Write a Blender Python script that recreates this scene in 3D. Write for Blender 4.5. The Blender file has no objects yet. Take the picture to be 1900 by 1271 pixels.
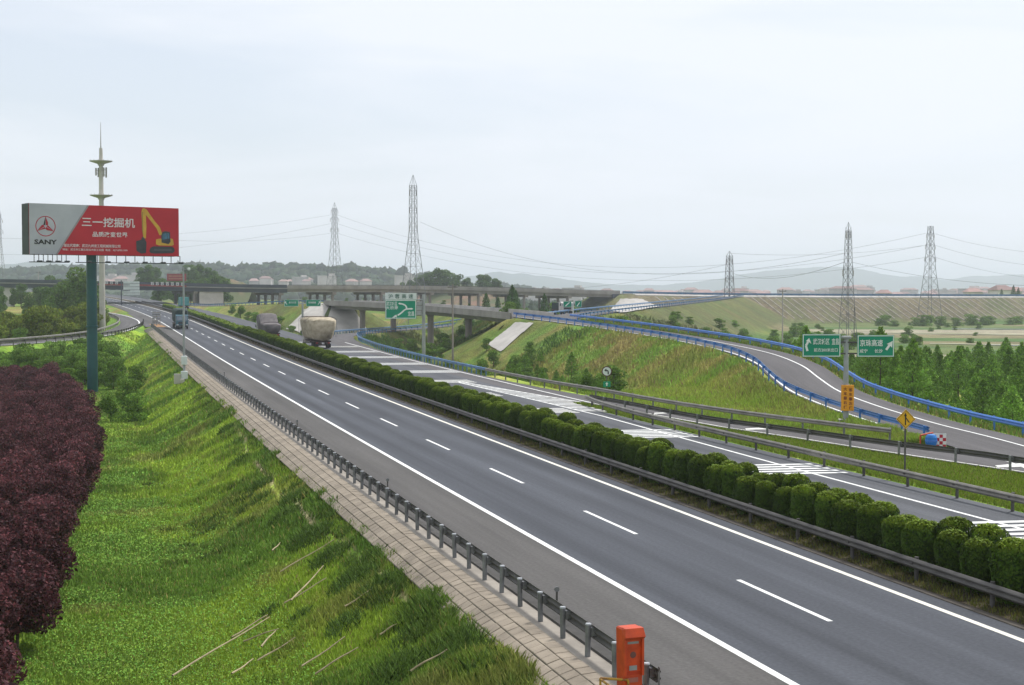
import bpy, math, random
import numpy as np
from mathutils import Vector, Matrix
random.seed(7)
RNG = np.random.default_rng(11)
R = math.radians
scene = bpy.context.scene
COL = scene.collection

# ------------------------------------------------------------------ camera
CAM_H = 8.9
cam_d = bpy.data.cameras.new('camera')
cam = bpy.data.objects.new('camera', cam_d)
COL.objects.link(cam)
cam_d.sensor_width = 36.0
cam_d.lens = 36.0 * 2755.0 / 1900.0
cam_d.clip_start = 0.5
cam_d.clip_end = 30000.0
cam.location = (0, 0, CAM_H)
cam.rotation_euler = (R(90 - 1.944), 0, R(-15.607))
scene.camera = cam

# ------------------------------------------------------------------ sky, sun, exposure
SUN_EL, SUN_AZ = 58.0, 62.0          # azimuth clockwise from +Y (the road's direction)
w = bpy.data.worlds.new('World')
scene.world = w
w.use_nodes = True
wn, wl = w.node_tree.nodes, w.node_tree.links
wn.clear()
sky = wn.new('ShaderNodeTexSky')
sky.sky_type = 'NISHITA'
sky.sun_disc = False
sky.sun_elevation = R(SUN_EL)
sky.sun_rotation = R(SUN_AZ)
sky.air_density = 1.0
sky.dust_density = 1.6
sky.ozone_density = 2.5
tc = wn.new('ShaderNodeTexCoord')
mp = wn.new('ShaderNodeMapping')
mp.inputs['Scale'].default_value = (1.3, 2.4, 7.0)
mp.inputs['Rotation'].default_value = (0, 0.12, 0.6)
nz = wn.new('ShaderNodeTexNoise')
nz.inputs['Scale'].default_value = 1.7
nz.inputs['Detail'].default_value = 5
nz.inputs['Roughness'].default_value = 0.55
nz.inputs['Distortion'].default_value = 0.5
rp = wn.new('ShaderNodeValToRGB')
rp.color_ramp.elements[0].position = 0.30
rp.color_ramp.elements[0].color = (0.64, 0.64, 0.64, 1)
rp.color_ramp.elements[1].position = 0.56
rp.color_ramp.elements[1].color = (0.97, 0.97, 0.97, 1)
mx = wn.new('ShaderNodeMix')
mx.data_type = 'RGBA'
cl = wn.new('ShaderNodeRGB')
cl.outputs[0].default_value = (7.1, 7.42, 7.95, 1)      # thin high cloud, radiance before the strength below
bg = wn.new('ShaderNodeBackground')
bg.inputs['Strength'].default_value = 0.10
wo = wn.new('ShaderNodeOutputWorld')
wl.new(tc.outputs['Generated'], mp.inputs['Vector'])
wl.new(mp.outputs['Vector'], nz.inputs['Vector'])
wl.new(nz.outputs['Fac'], rp.inputs['Fac'])
wl.new(rp.outputs['Color'], mx.inputs['Factor'])
wl.new(sky.outputs['Color'], mx.inputs['A'])
wl.new(cl.outputs[0], mx.inputs['B'])
wl.new(mx.outputs['Result'], bg.inputs['Color'])
wl.new(bg.outputs['Background'], wo.inputs['Surface'])

sun_d = bpy.data.lights.new('sun', 'SUN')
sun_d.energy = 2.9
sun_d.angle = R(9)
sun_d.color = (1.0, 0.975, 0.94)
sun = bpy.data.objects.new('sun', sun_d)
COL.objects.link(sun)
sdir = Vector((math.sin(R(SUN_AZ)) * math.cos(R(SUN_EL)), math.cos(R(SUN_AZ)) * math.cos(R(SUN_EL)), math.sin(R(SUN_EL))))
sun.rotation_euler = (-sdir).to_track_quat('-Z', 'Y').to_euler()
sun.location = (0, 0, 60)

vs = scene.view_settings
vs.view_transform = 'Standard'
vs.look = 'None'
vs.exposure = 0.40
vs.gamma = 1.0
vs.use_curve_mapping = False
scene.render.engine = 'CYCLES'
scene.cycles.max_bounces = 5
scene.cycles.diffuse_bounces = 2
scene.cycles.glossy_bounces = 2
scene.cycles.transmission_bounces = 3
scene.cycles.transparent_max_bounces = 6
scene.cycles.volume_bounces = 2
scene.cycles.use_denoising = True

# ------------------------------------------------------------------ numpy noise
def _hash(ix, iy, seed):
    h = (ix.astype(np.int64) * 374761393 + iy.astype(np.int64) * 668265263 + seed * 982451653) & 0xffffffff
    h = ((h ^ (h >> 13)) * 1274126177) & 0xffffffff
    return ((h ^ (h >> 16)) & 0xffff) / 65535.0
def vn(x, y, sc, seed=0):
    x = np.asarray(x, float) / sc; y = np.asarray(y, float) / sc
    ix, iy = np.floor(x), np.floor(y)
    fx, fy = x - ix, y - iy
    fx = fx * fx * (3 - 2 * fx); fy = fy * fy * (3 - 2 * fy)
    a, b = _hash(ix, iy, seed), _hash(ix + 1, iy, seed)
    c, d = _hash(ix, iy + 1, seed), _hash(ix + 1, iy + 1, seed)
    return (a + (b - a) * fx) * (1 - fy) + (c + (d - c) * fx) * fy
def fbm(x, y, sc, seed=0, o=4):
    t, a, n = 0, 1.0, 0
    for i in range(o):
        t = t + a * vn(x, y, sc / 2 ** i, seed + i * 17); n += a; a *= .5
    return t / n
def sst(a, b, x):
    t = np.clip((np.asarray(x, float) - a) / (b - a), 0, 1)
    return t * t * (3 - 2 * t)

# ------------------------------------------------------------------ materials
MATS = {}
def mat(name, c1, c2=None, sc=1.0, rough=0.8, metal=0.0, bump=0.0, bsc=None, spec=0.3, stretch=None, objvar=0.0, detail=4, lo=.35, hi=.65):
    """noise between two base colours at world scale, optional fine relief"""
    if name in MATS: return MATS[name]
    m = bpy.data.materials.new(name); m.use_nodes = True
    n, l = m.node_tree.nodes, m.node_tree.links
    b = n['Principled BSDF']
    b.inputs['Roughness'].default_value = rough
    b.inputs['Metallic'].default_value = metal
    b.inputs['Specular IOR Level'].default_value = spec
    if c2 is None: c2 = tuple(v * 0.82 for v in c1)
    g = n.new('ShaderNodeNewGeometry'); src = g.outputs['Position']
    if stretch:
        q = n.new('ShaderNodeMapping'); q.inputs['Scale'].default_value = stretch
        l.new(src, q.inputs['Vector']); src = q.outputs['Vector']
    t = n.new('ShaderNodeTexNoise'); t.inputs['Scale'].default_value = sc; t.inputs['Detail'].default_value = detail
    t.inputs['Roughness'].default_value = .6
    l.new(src, t.inputs['Vector'])
    r = n.new('ShaderNodeValToRGB')
    r.color_ramp.elements[0].position = lo; r.color_ramp.elements[1].position = hi
    r.color_ramp.elements[0].color = (*c1, 1); r.color_ramp.elements[1].color = (*c2, 1)
    l.new(t.outputs['Fac'], r.inputs['Fac'])
    out = r.outputs['Color']
    if objvar:
        oi = n.new('ShaderNodeObjectInfo'); mr = n.new('ShaderNodeMapRange')
        mr.inputs['To Min'].default_value = 1 - objvar; mr.inputs['To Max'].default_value = 1 + objvar
        hs = n.new('ShaderNodeHueSaturation')
        l.new(oi.outputs['Random'], mr.inputs['Value']); l.new(mr.outputs[0], hs.inputs['Value'])
        l.new(out, hs.inputs['Color']); out = hs.outputs['Color']
    l.new(out, b.inputs['Base Color'])
    if bump:
        t2 = n.new('ShaderNodeTexNoise'); t2.inputs['Scale'].default_value = bsc or sc * 6; t2.inputs['Detail'].default_value = 3
        l.new(g.outputs['Position'], t2.inputs['Vector'])
        bp = n.new('ShaderNodeBump'); bp.inputs['Strength'].default_value = bump; bp.inputs['Distance'].default_value = .05
        l.new(t2.outputs['Fac'], bp.inputs['Height']); l.new(bp.outputs['Normal'], b.inputs['Normal'])
    MATS[name] = m
    return m
def leafmat(name, trans=0.25, objvar=0.12, rough=.6, up=0.0):
    """foliage: colour of each leaf from the mesh, thin leaves let some light through"""
    m = bpy.data.materials.new(name); m.use_nodes = True
    n, l = m.node_tree.nodes, m.node_tree.links
    b = n['Principled BSDF']; b.inputs['Roughness'].default_value = rough; b.inputs['Specular IOR Level'].default_value = .06
    a = n.new('ShaderNodeAttribute'); a.attribute_name = 'Col'
    oi = n.new('ShaderNodeObjectInfo'); mr = n.new('ShaderNodeMapRange')
    mr.inputs['To Min'].default_value = 1 - objvar; mr.inputs['To Max'].default_value = 1 + objvar
    hs = n.new('ShaderNodeHueSaturation')
    l.new(oi.outputs['Random'], mr.inputs['Value']); l.new(mr.outputs[0], hs.inputs['Value'])
    l.new(a.outputs['Color'], hs.inputs['Color']); l.new(hs.outputs['Color'], b.inputs['Base Color'])
    if up:      # thin blades scatter light like the turf they form: shade them with a normal turned towards the sky
        g = n.new('ShaderNodeNewGeometry'); vm = n.new('ShaderNodeVectorMath'); vm.operation = 'ADD'; sc = n.new('ShaderNodeVectorMath'); sc.operation = 'SCALE'; sc.inputs['Scale'].default_value = 1 - up
        l.new(g.outputs['Normal'], sc.inputs[0]); l.new(sc.outputs[0], vm.inputs[0]); vm.inputs[1].default_value = (0, 0, up)
        nn = n.new('ShaderNodeVectorMath'); nn.operation = 'NORMALIZE'; l.new(vm.outputs[0], nn.inputs[0]); l.new(nn.outputs[0], b.inputs['Normal'])
    tr = n.new('ShaderNodeBsdfTranslucent'); l.new(hs.outputs['Color'], tr.inputs['Color'])
    ms = n.new('ShaderNodeMixShader'); ms.inputs['Fac'].default_value = trans
    l.new(b.outputs[0], ms.inputs[1]); l.new(tr.outputs[0], ms.inputs[2])
    l.new(ms.outputs[0], n['Material Output'].inputs['Surface'])
    return m
def asphalt(name, c, tracks=()):
    """asphalt with long wheel-track streaks that run with the road (UV: metres across, metres along)"""
    m = bpy.data.materials.new(name); m.use_nodes = True
    n, l = m.node_tree.nodes, m.node_tree.links
    b = n['Principled BSDF']; b.inputs['Roughness'].default_value = .85; b.inputs['Specular IOR Level'].default_value = .16
    uv = n.new('ShaderNodeUVMap')
    q = n.new('ShaderNodeMapping'); q.inputs['Scale'].default_value = (1.1, .012, 1)
    l.new(uv.outputs[0], q.inputs['Vector'])
    t = n.new('ShaderNodeTexNoise'); t.inputs['Scale'].default_value = 1.0; t.inputs['Detail'].default_value = 4; t.inputs['Roughness'].default_value = .65
    l.new(q.outputs['Vector'], t.inputs['Vector'])
    q2 = n.new('ShaderNodeMapping'); q2.inputs['Scale'].default_value = (.35, .05, 1)
    l.new(uv.outputs[0], q2.inputs['Vector'])
    t2 = n.new('ShaderNodeTexNoise'); t2.inputs['Scale'].default_value = 1.0; t2.inputs['Detail'].default_value = 6
    l.new(q2.outputs['Vector'], t2.inputs['Vector'])
    g = n.new('ShaderNodeNewGeometry')
    t3 = n.new('ShaderNodeTexNoise'); t3.inputs['Scale'].default_value = 9; t3.inputs['Detail'].default_value = 3
    l.new(g.outputs['Position'], t3.inputs['Vector'])
    def rng(node, lo, hi):
        r = n.new('ShaderNodeMapRange'); r.inputs['From Min'].default_value = .3; r.inputs['From Max'].default_value = .7
        r.inputs['To Min'].default_value = lo; r.inputs['To Max'].default_value = hi
        l.new(node.outputs['Fac'], r.inputs['Value']); return r.outputs[0]
    def mul(a, bb):
        x = n.new('ShaderNodeMath'); x.operation = 'MULTIPLY'; l.new(a, x.inputs[0]); l.new(bb, x.inputs[1]); return x.outputs[0]
    f = mul(mul(rng(t, .78, 1.18), rng(t2, .86, 1.12)), rng(t3, .86, 1.14))
    if tracks:
        sx = n.new('ShaderNodeSeparateXYZ'); l.new(uv.outputs[0], sx.inputs[0])
        for k, (u0, wd, amt) in enumerate(tracks):
            s = n.new('ShaderNodeMath'); s.operation = 'SUBTRACT'; l.new(sx.outputs[0], s.inputs[0]); s.inputs[1].default_value = u0
            ab = n.new('ShaderNodeMath'); ab.operation = 'ABSOLUTE'; l.new(s.outputs[0], ab.inputs[0])
            r = n.new('ShaderNodeMapRange'); r.interpolation_type = 'SMOOTHSTEP'
            r.inputs['From Min'].default_value = 0; r.inputs['From Max'].default_value = wd
            r.inputs['To Min'].default_value = amt; r.inputs['To Max'].default_value = 1.0
            l.new(ab.outputs[0], r.inputs['Value']); f = mul(f, r.outputs[0])
    vm = n.new('ShaderNodeVectorMath'); vm.operation = 'SCALE'; vm.inputs[0].default_value = c
    l.new(f, vm.inputs['Scale']); l.new(vm.outputs[0], b.inputs['Base Color'])
    bp = n.new('ShaderNodeBump'); bp.inputs['Strength'].default_value = .15; bp.inputs['Distance'].default_value = .02
    t4 = n.new('ShaderNodeTexNoise'); t4.inputs['Scale'].default_value = 40
    l.new(g.outputs['Position'], t4.inputs['Vector']); l.new(t4.outputs['Fac'], bp.inputs['Height']); l.new(bp.outputs['Normal'], b.inputs['Normal'])
    return m

M_LANE = asphalt('asphalt_lane', (.076, .081, .094), [(1.0, .8, .76), (2.8, .8, .76), (4.8, .8, .77), (6.6, .75, .79)])
M_LANE2 = asphalt('asphalt_lane_far', (.088, .091, .100), [(12.5, .7, .9), (14.3, .7, .9), (16.1, .7, .9), (17.6, .6, .9)])
M_SHOULDER = asphalt('asphalt_shoulder', (.094, .089, .085), [(-2.9, .5, .88)])
M_RAMP = asphalt('asphalt_ramp', (.100, .094, .095))
M_PAINT = mat('road_paint', (.78, .78, .75), (.50, .50, .48), 3.0, .6, lo=.45, hi=.78, detail=8)
M_PAINTW = mat('road_paint_worn', (.76, .75, .70), (.42, .42, .40), 1.6, .65, lo=.42, hi=.78, detail=7)
M_PAINTY = mat('road_paint_cream', (.78, .75, .65), (.55, .53, .46), 2.0, .65, lo=.42, hi=.8)
M_CONC = mat('concrete', (.33, .295, .25), (.23, .205, .175), .8, .9, bump=.2, bsc=12)
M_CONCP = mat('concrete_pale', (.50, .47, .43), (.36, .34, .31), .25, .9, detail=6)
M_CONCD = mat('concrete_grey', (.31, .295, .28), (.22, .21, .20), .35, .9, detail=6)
M_TILE = mat('concrete_tile', (.30, .252, .195), (.20, .168, .13), .9, .9, bump=.25, bsc=18, objvar=.08, detail=6)
M_SEAM = mat('tile_joint', (.12, .105, .085), (.075, .08, .05), 3, .95)
M_GALV = mat('galvanised_steel', (.20, .205, .21), (.13, .13, .135), 1.5, .5, metal=.35, spec=.5, stretch=(1, 1, 3), objvar=.1)
M_GALVD = mat('dusty_steel', (.105, .098, .092), (.07, .065, .062), 1.2, .6, metal=.25, stretch=(1, 1, 3), objvar=.08)
M_GALVL = mat('weathered_rail', (.27, .255, .225), (.18, .17, .15), 1.0, .6, metal=.2, objvar=.08)
M_CAP = mat('post_cap', (.42, .43, .45), None, 3, .5, metal=.2)
M_BLUE = mat('blue_rail_paint', (.035, .175, .52), (.025, .125, .42), 1.2, .45, spec=.5, objvar=.08)
M_BLUEF = mat('blue_rail_faded', (.10, .22, .38), (.055, .13, .25), .8, .55, spec=.4)
M_STEELW = mat('pylon_steel', (.25, .26, .27), (.17, .18, .19), .3, .6, metal=.2)
M_STEELD = mat('pylon_dark_steel', (.15, .16, .17), (.11, .115, .12), .3, .6, metal=.2)
M_POLE = mat('grey_pole', (.33, .35, .35), (.24, .25, .25), .7, .5, metal=.15)
M_CPOLE = mat('concrete_pole', (.36, .34, .31), (.27, .26, .24), .8, .85)
M_GREENS = mat('sign_green', (.0, .24, .135), (.0, .195, .11), .9, .45)
M_WHITES = mat('sign_white', (.62, .66, .64), (.52, .57, .55), .9, .5)
M_SIGNW = mat('sign_lettering', (.72, .76, .73), (.6, .64, .61), 2, .5)
M_BLACK = mat('black_print', (.015, .014, .014), (.03, .028, .026), 2, .6)
M_DGREEN = mat('dark_green_print', (.05, .14, .10), None, 2, .6)
M_YEL = mat('sign_yellow', (.75, .42, .015), (.60, .33, .012), 1.5, .5)
M_ORSIGN = mat('sign_orange', (.78, .33, .012), (.62, .25, .01), 1.5, .55)
M_BROWN = mat('brown_print', (.22, .055, .01), None, 2, .6)
M_ORANGE = mat('phone_orange', (.58, .062, .009), (.40, .042, .008), 3.5, .5, spec=.4, detail=8)
M_ORANGED = mat('phone_recess', (.42, .035, .008), (.34, .028, .006), 2.5, .5)
M_RAILY = mat('rusty_yellow_rail', (.42, .23, .03), (.20, .10, .03), 8, .6, lo=.45, hi=.6)
M_RED = mat('billboard_red', (.46, .010, .020), (.40, .008, .017), .4, .5)
M_BBG = mat('billboard_grey', (.43, .44, .47), (.36, .37, .40), .3, .5)
M_REDP = mat('logo_red', (.42, .012, .03), None, 2, .5)
M_WPRINT = mat('white_print', (.72, .71, .70), (.62, .61, .60), 2, .5)
M_YPRINT = mat('yellow_print', (.60, .36, .03), (.48, .27, .03), .9, .5)
M_YPRINTD = mat('dark_yellow_print', (.36, .22, .04), None, 2, .5)
M_DKPRINT = mat('dark_print', (.028, .03, .033), (.05, .05, .055), 1.2, .5)
M_CYPRINT = mat('glass_print', (.07, .19, .27), (.04, .11, .17), 1.2, .4)
M_BBPOLE = mat('billboard_pole_green', (.008, .075, .082), (.006, .055, .062), .5, .45, spec=.4)
M_BBST = mat('billboard_frame_steel', (.035, .045, .05), (.025, .03, .035), .8, .6)
M_TOWER = mat('tower_cream', (.50, .47, .42), (.40, .38, .33), .4, .7)
M_TOWERD = mat('tower_grey', (.33, .31, .28), None, .6, .7)
M_HAY = mat('straw_tarpaulin', (.50, .43, .32), (.31, .26, .18), 1.6, .9, bump=1.0, bsc=2.2, detail=8)
M_TARP = mat('grey_tarpaulin', (.155, .138, .135), (.10, .09, .092), 1.2, .85, bump=.5, bsc=3)
M_TARPG = mat('green_tarpaulin', (.018, .038, .035), (.012, .025, .024), 1.2, .75)
M_TYRE = mat('rubber', (.02, .02, .02), (.03, .028, .026), 4, .85)
M_RIM = mat('wheel_rim', (.22, .21, .20), (.14, .13, .12), 4, .6, metal=.3)
M_CHAS = mat('truck_chassis', (.05, .028, .024), (.03, .02, .02), 2, .7)
M_CABW = mat('cab_white', (.50, .47, .44), (.40, .38, .36), 1.2, .45, spec=.5)
M_CABB = mat('cab_blue', (.035, .115, .15), (.025, .085, .115), 1.2, .4, spec=.5)
M_CABT = mat('cab_teal', (.04, .26, .25), (.03, .20, .20), 1.2, .4, spec=.5)
M_GLASS = mat('windscreen', (.14, .19, .23), (.08, .11, .14), .8, .08, spec=.9)
M_LIGHTW = mat('lamp_glass', (.7, .7, .66), None, 2, .25, spec=.7)
M_TAIL = mat('tail_light', (.35, .02, .015), None, 2, .35)
M_STICK = mat('dry_cane', (.46, .37, .24), (.30, .24, .15), 3, .85, objvar=.15)
M_REDBOARD = mat('red_board', (.28, .05, .045), (.2, .035, .035), 1, .6)
M_BRIDGED = mat('dark_girder', (.055, .065, .085), (.038, .045, .06), .25, .6)
M_BRIDGEC = mat('bridge_concrete', (.30, .28, .255), (.21, .195, .18), .3, .9, detail=6, stretch=(1, 1, .25))
M_PIER = mat('pier_concrete', (.30, .265, .235), (.20, .175, .155), .5, .9, detail=6, stretch=(1, 1, .3))
M_BARK = mat('bark', (.10, .075, .055), (.06, .045, .035), 3, .95)
M_HWALL = mat('house_wall', (.58, .53, .50), (.46, .42, .40), .15, .85, objvar=.2)
M_HROOF = mat('house_roof', (.33, .21, .19), (.26, .18, .165), .3, .85, objvar=.25)
M_WIN = mat('window_glass', (.06, .07, .085), None, 1, .3)
M_REDSOIL = mat('red_soil', (.21, .125, .085), (.085, .10, .045), .06, .95, lo=.36, hi=.52, detail=6)
M_WIRE = mat('wire', (.16, .165, .17), None, 1, .6)
M_PATH = mat('pale_track', (.36, .33, .23), (.20, .22, .11), .12, .95)
M_WATER = mat('paddy_water', (.30, .32, .31), (.22, .24, .23), .05, .15, spec=.6)
L_LEAF = leafmat('leaf', .3)
L_GRASS = leafmat('grass_blade', .25, 0, .7, .65)
L_PURPLE = leafmat('purple_leaf', .18, .18)
L_HEDGE = leafmat('hedge_leaf', .06, .28)
L_CONE = leafmat('conifer_leaf', .2, .18)

# ------------------------------------------------------------------ object helpers
def link(o, parent=None):
    COL.objects.link(o)
    if parent is not None: o.parent = parent
    return o
def tag(o, label=None, cat=None, group=None, kind=None):
    if label: o['label'] = label
    if cat: o['category'] = cat
    if group: o['group'] = group
    if kind: o['kind'] = kind
    return o
def empty(name, loc=(0, 0, 0), rz=0.0):
    o = bpy.data.objects.new(name, None); o.location = loc; o.rotation_euler = (0, 0, rz); o.empty_display_size = .3
    return link(o)
def npmesh(name, V, F, m, C=None, UV=None, smooth=False):
    """fast mesh from arrays: F is (n,k)"""
    me = bpy.data.meshes.new(name)
    V = np.asarray(V, np.float32).reshape(-1, 3); F = np.asarray(F, np.int32); n, k = F.shape
    me.vertices.add(len(V)); me.vertices.foreach_set('co', V.ravel())
    me.loops.add(n * k); me.loops.foreach_set('vertex_index', F.ravel())
    me.polygons.add(n)
    me.polygons.foreach_set('loop_start', np.arange(0, n * k, k, dtype=np.int32))
    try: me.polygons.foreach_set('loop_total', np.full(n, k, np.int32))
    except Exception: pass
    if smooth: me.polygons.foreach_set('use_smooth', np.ones(n, bool))
    me.update(calc_edges=True)
    if C is not None:
        a = me.color_attributes.new('Col', 'FLOAT_COLOR', 'POINT')
        c4 = np.ones((len(V), 4), np.float32); c4[:, :3] = C
        a.data.foreach_set('color', c4.ravel())
    if UV is not None:
        u = me.uv_layers.new(name='UVMap'); u.data.foreach_set('uv', np.asarray(UV, np.float32)[F.ravel()].ravel())
    me.materials.append(m)
    return me
def obj(name, me, parent=None, loc=None):
    o = bpy.data.objects.new(name, me)
    if loc is not None: o.location = loc
    return link(o, parent)
class MB:
    """collects boxes, bars, tubes, prisms; build() links them as one mesh object"""
    def __init__(s): s.v, s.f = [], []
    def add(s, v, f):
        o = len(s.v); s.v += [tuple(p) for p in v]; s.f += [tuple(i + o for i in q) for q in f]; return s
    def box(s, c, d, rz=0.0):
        x, y, z = d[0] / 2, d[1] / 2, d[2] / 2
        cs, sn = math.cos(rz), math.sin(rz)
        v = []
        for k in (-z, z):
            for (i, j) in ((-x, -y), (x, -y), (x, y), (-x, y)):
                v.append((c[0] + i * cs - j * sn, c[1] + i * sn + j * cs, c[2] + k))
        return s.add(v, [(3, 2, 1, 0), (4, 5, 6, 7), (0, 1, 5, 4), (1, 2, 6, 5), (2, 3, 7, 6), (3, 0, 4, 7)])
    def rbox(s, c, d, r=.05):
        """box with chamfered upright edges and top/bottom rims"""
        x, y, z = d[0] / 2, d[1] / 2, d[2] / 2
        ring = [(-x + r, -y), (x - r, -y), (x, -y + r), (x, y - r), (x - r, y), (-x + r, y), (-x, y - r), (-x, -y + r)]
        v = []
        for (k, q) in ((-z, r), (-z + r, 0), (z - r, 0), (z, r)):
            for (i, j) in ring:
                v.append((c[0] + i * (1 - q / x), c[1] + j * (1 - q / y), c[2] + k))
        f = [tuple(range(7, -1, -1)), tuple(range(24, 32))]
        for a in range(3):
            for i in range(8): f.append((a * 8 + i, a * 8 + (i + 1) % 8, a * 8 + 8 + (i + 1) % 8, a * 8 + 8 + i))
        return s.add(v, f)
    def tube(s, p0, p1, r0, r1=None, n=8, caps=True):
        r1 = r0 if r1 is None else r1
        p0, p1 = Vector(p0), Vector(p1); d = p1 - p0
        if d.length < 1e-6: return s
        d.normalize(); a = d.orthogonal().normalized(); b = d.cross(a)
        v = []
        for (p, r) in ((p0, r0), (p1, r1)):
            for i in range(n):
                t = 2 * math.pi * i / n; v.append(p + (a * math.cos(t) + b * math.sin(t)) * r)
        f = [(i, (i + 1) % n, n + (i + 1) % n, n + i) for i in range(n)]
        if caps: f += [tuple(range(n - 1, -1, -1)), tuple(range(n, 2 * n))]
        return s.add(v, f)
    def lathe(s, prof, c=(0, 0, 0), n=16):
        v = []
        for (r, z) in prof:
            for i in range(n):
                t = 2 * math.pi * i / n; v.append((c[0] + r * math.cos(t), c[1] + r * math.sin(t), c[2] + z))
        f = []
        for k in range(len(prof) - 1):
            for i in range(n): f.append((k * n + i, k * n + (i + 1) % n, k * n + n + (i + 1) % n, k * n + n + i))
        f += [tuple(range(n - 1, -1, -1)), tuple(range((len(prof) - 1) * n, len(prof) * n))]
        return s.add(v, f)
    def prism(s, poly, y0, y1):
        """polygon in XZ, extruded along Y"""
        n = len(poly)
        v = [(p[0], y0, p[1]) for p in poly] + [(p[0], y1, p[1]) for p in poly]
        f = [tuple(range(n)), tuple(range(2 * n - 1, n - 1, -1))]
        f += [((i + 1) % n, i, n + i, n + (i + 1) % n) for i in range(n)]
        return s.add(v, f)
    def loft(s, rings):
        n = len(rings[0]); v = [p for r in rings for p in r]
        f = [tuple(range(n - 1, -1, -1)), tuple(range((len(rings) - 1) * n, len(rings) * n))]
        for k in range(len(rings) - 1):
            for i in range(n): f.append((k * n + i, k * n + (i + 1) % n, k * n + n + (i + 1) % n, k * n + n + i))
        return s.add(v, f)
    def mesh(s, name, m, smooth=False):
        me = bpy.data.meshes.new(name); me.from_pydata(s.v, [], s.f); me.update()
        if m: me.materials.append(m)
        if smooth: me.polygons.foreach_set('use_smooth', np.ones(len(me.polygons), bool))
        return me
    def build(s, name, m, parent=None, smooth=False, loc=None):
        return obj(name, s.mesh(name, m, smooth), parent, loc)
def copy_tree(o, parent=None):
    c = o.copy(); COL.objects.link(c); c.parent = parent
    for ch in list(o.children): copy_tree(ch, c)
    return c
def text(body, h, m, parent, x, z, y=0.0, name='lettering', bold=.012, spacing=1.0, width=None):
    """flat lettering standing in the local XZ plane, read from -Y; centred on (x, z)"""
    cu = bpy.data.curves.new('t', 'FONT'); cu.body = body; cu.size = 1.0; cu.offset = bold; cu.space_character = spacing
    cu.resolution_u = 2; cu.extrude = 0.004
    t = bpy.data.objects.new('t', cu); COL.objects.link(t)
    bpy.context.view_layer.update()
    me = bpy.data.meshes.new_from_object(t.evaluated_get(bpy.context.evaluated_depsgraph_get()))
    bpy.data.objects.remove(t)
    n = len(me.vertices)
    if n == 0: return None
    co = np.empty(n * 3, np.float32); me.vertices.foreach_get('co', co); co = co.reshape(-1, 3)
    lo, hi = co.min(0), co.max(0); sc = h / max(hi[1] - lo[1], .3)
    sx = sc if width is None else width / (hi[0] - lo[0])
    out = np.zeros_like(co)
    out[:, 0] = (co[:, 0] - (lo[0] + hi[0]) / 2) * sx + x
    out[:, 2] = (co[:, 1] - (lo[1] + hi[1]) / 2) * sc + z
    out[:, 1] = y - co[:, 2] * 1.0
    me.vertices.foreach_set('co', out.ravel()); me.update()
    me.materials.clear(); me.materials.append(m)
    return obj(name, me, parent)

# ------------------------------------------------------------------ paths
class Path:
    def __init__(s, pts, step=2.0):
        P = np.array([(p[0], p[1], p[2] if len(p) > 2 else 0) for p in pts], float)
        Q = []
        for i in range(len(P) - 1):
            p0 = P[max(i - 1, 0)]; p1, p2 = P[i], P[i + 1]; p3 = P[min(i + 2, len(P) - 1)]
            # centripetal-ish: tangents scaled by chord
            d = np.linalg.norm(p2 - p1)
            m1 = (p2 - p0) / max(np.linalg.norm(p2 - p0), 1e-6) * d; m2 = (p3 - p1) / max(np.linalg.norm(p3 - p1), 1e-6) * d
            for t in np.linspace(0, 1, max(int(d / .5), 3), endpoint=False):
                h00, h10, h01, h11 = 2*t**3-3*t*t+1, t**3-2*t*t+t, -2*t**3+3*t*t, t**3-t*t
                Q.append(h00 * p1 + h10 * m1 + h01 * p2 + h11 * m2)
        Q.append(P[-1]); Q = np.array(Q)
        s0 = np.concatenate([[0], np.cumsum(np.linalg.norm(np.diff(Q[:, :2], axis=0), axis=1))])
        s.L = s0[-1]; k = max(int(s.L / step), 2)
        s.s = np.linspace(0, s.L, k + 1)
        s.p = np.stack([np.interp(s.s, s0, Q[:, i]) for i in range(3)], 1)
        t = np.gradient(s.p[:, :2], axis=0); t /= np.linalg.norm(t, axis=1)[:, None]
        s.n = np.stack([t[:, 1], -t[:, 0]], 1)
    def at(s, d, off=0.0, dz=0.0):
        i = np.array([np.interp(d, s.s, s.p[:, k]) for k in range(3)]).T
        n = np.array([np.interp(d, s.s, s.n[:, k]) for k in range(2)]).T
        i = np.array(i, float)
        i[..., 0] += n[..., 0] * off; i[..., 1] += n[..., 1] * off; i[..., 2] += dz
        return i
    def heading(s, d):
        n = [np.interp(d, s.s, s.n[:, k]) for k in range(2)]
        return math.atan2(n[1], n[0])       # rz that turns local +X to the right-hand side, local +Y along the road
    def sY(s, Y): return float(np.interp(Y, s.p[:, 1], s.s))

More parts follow.
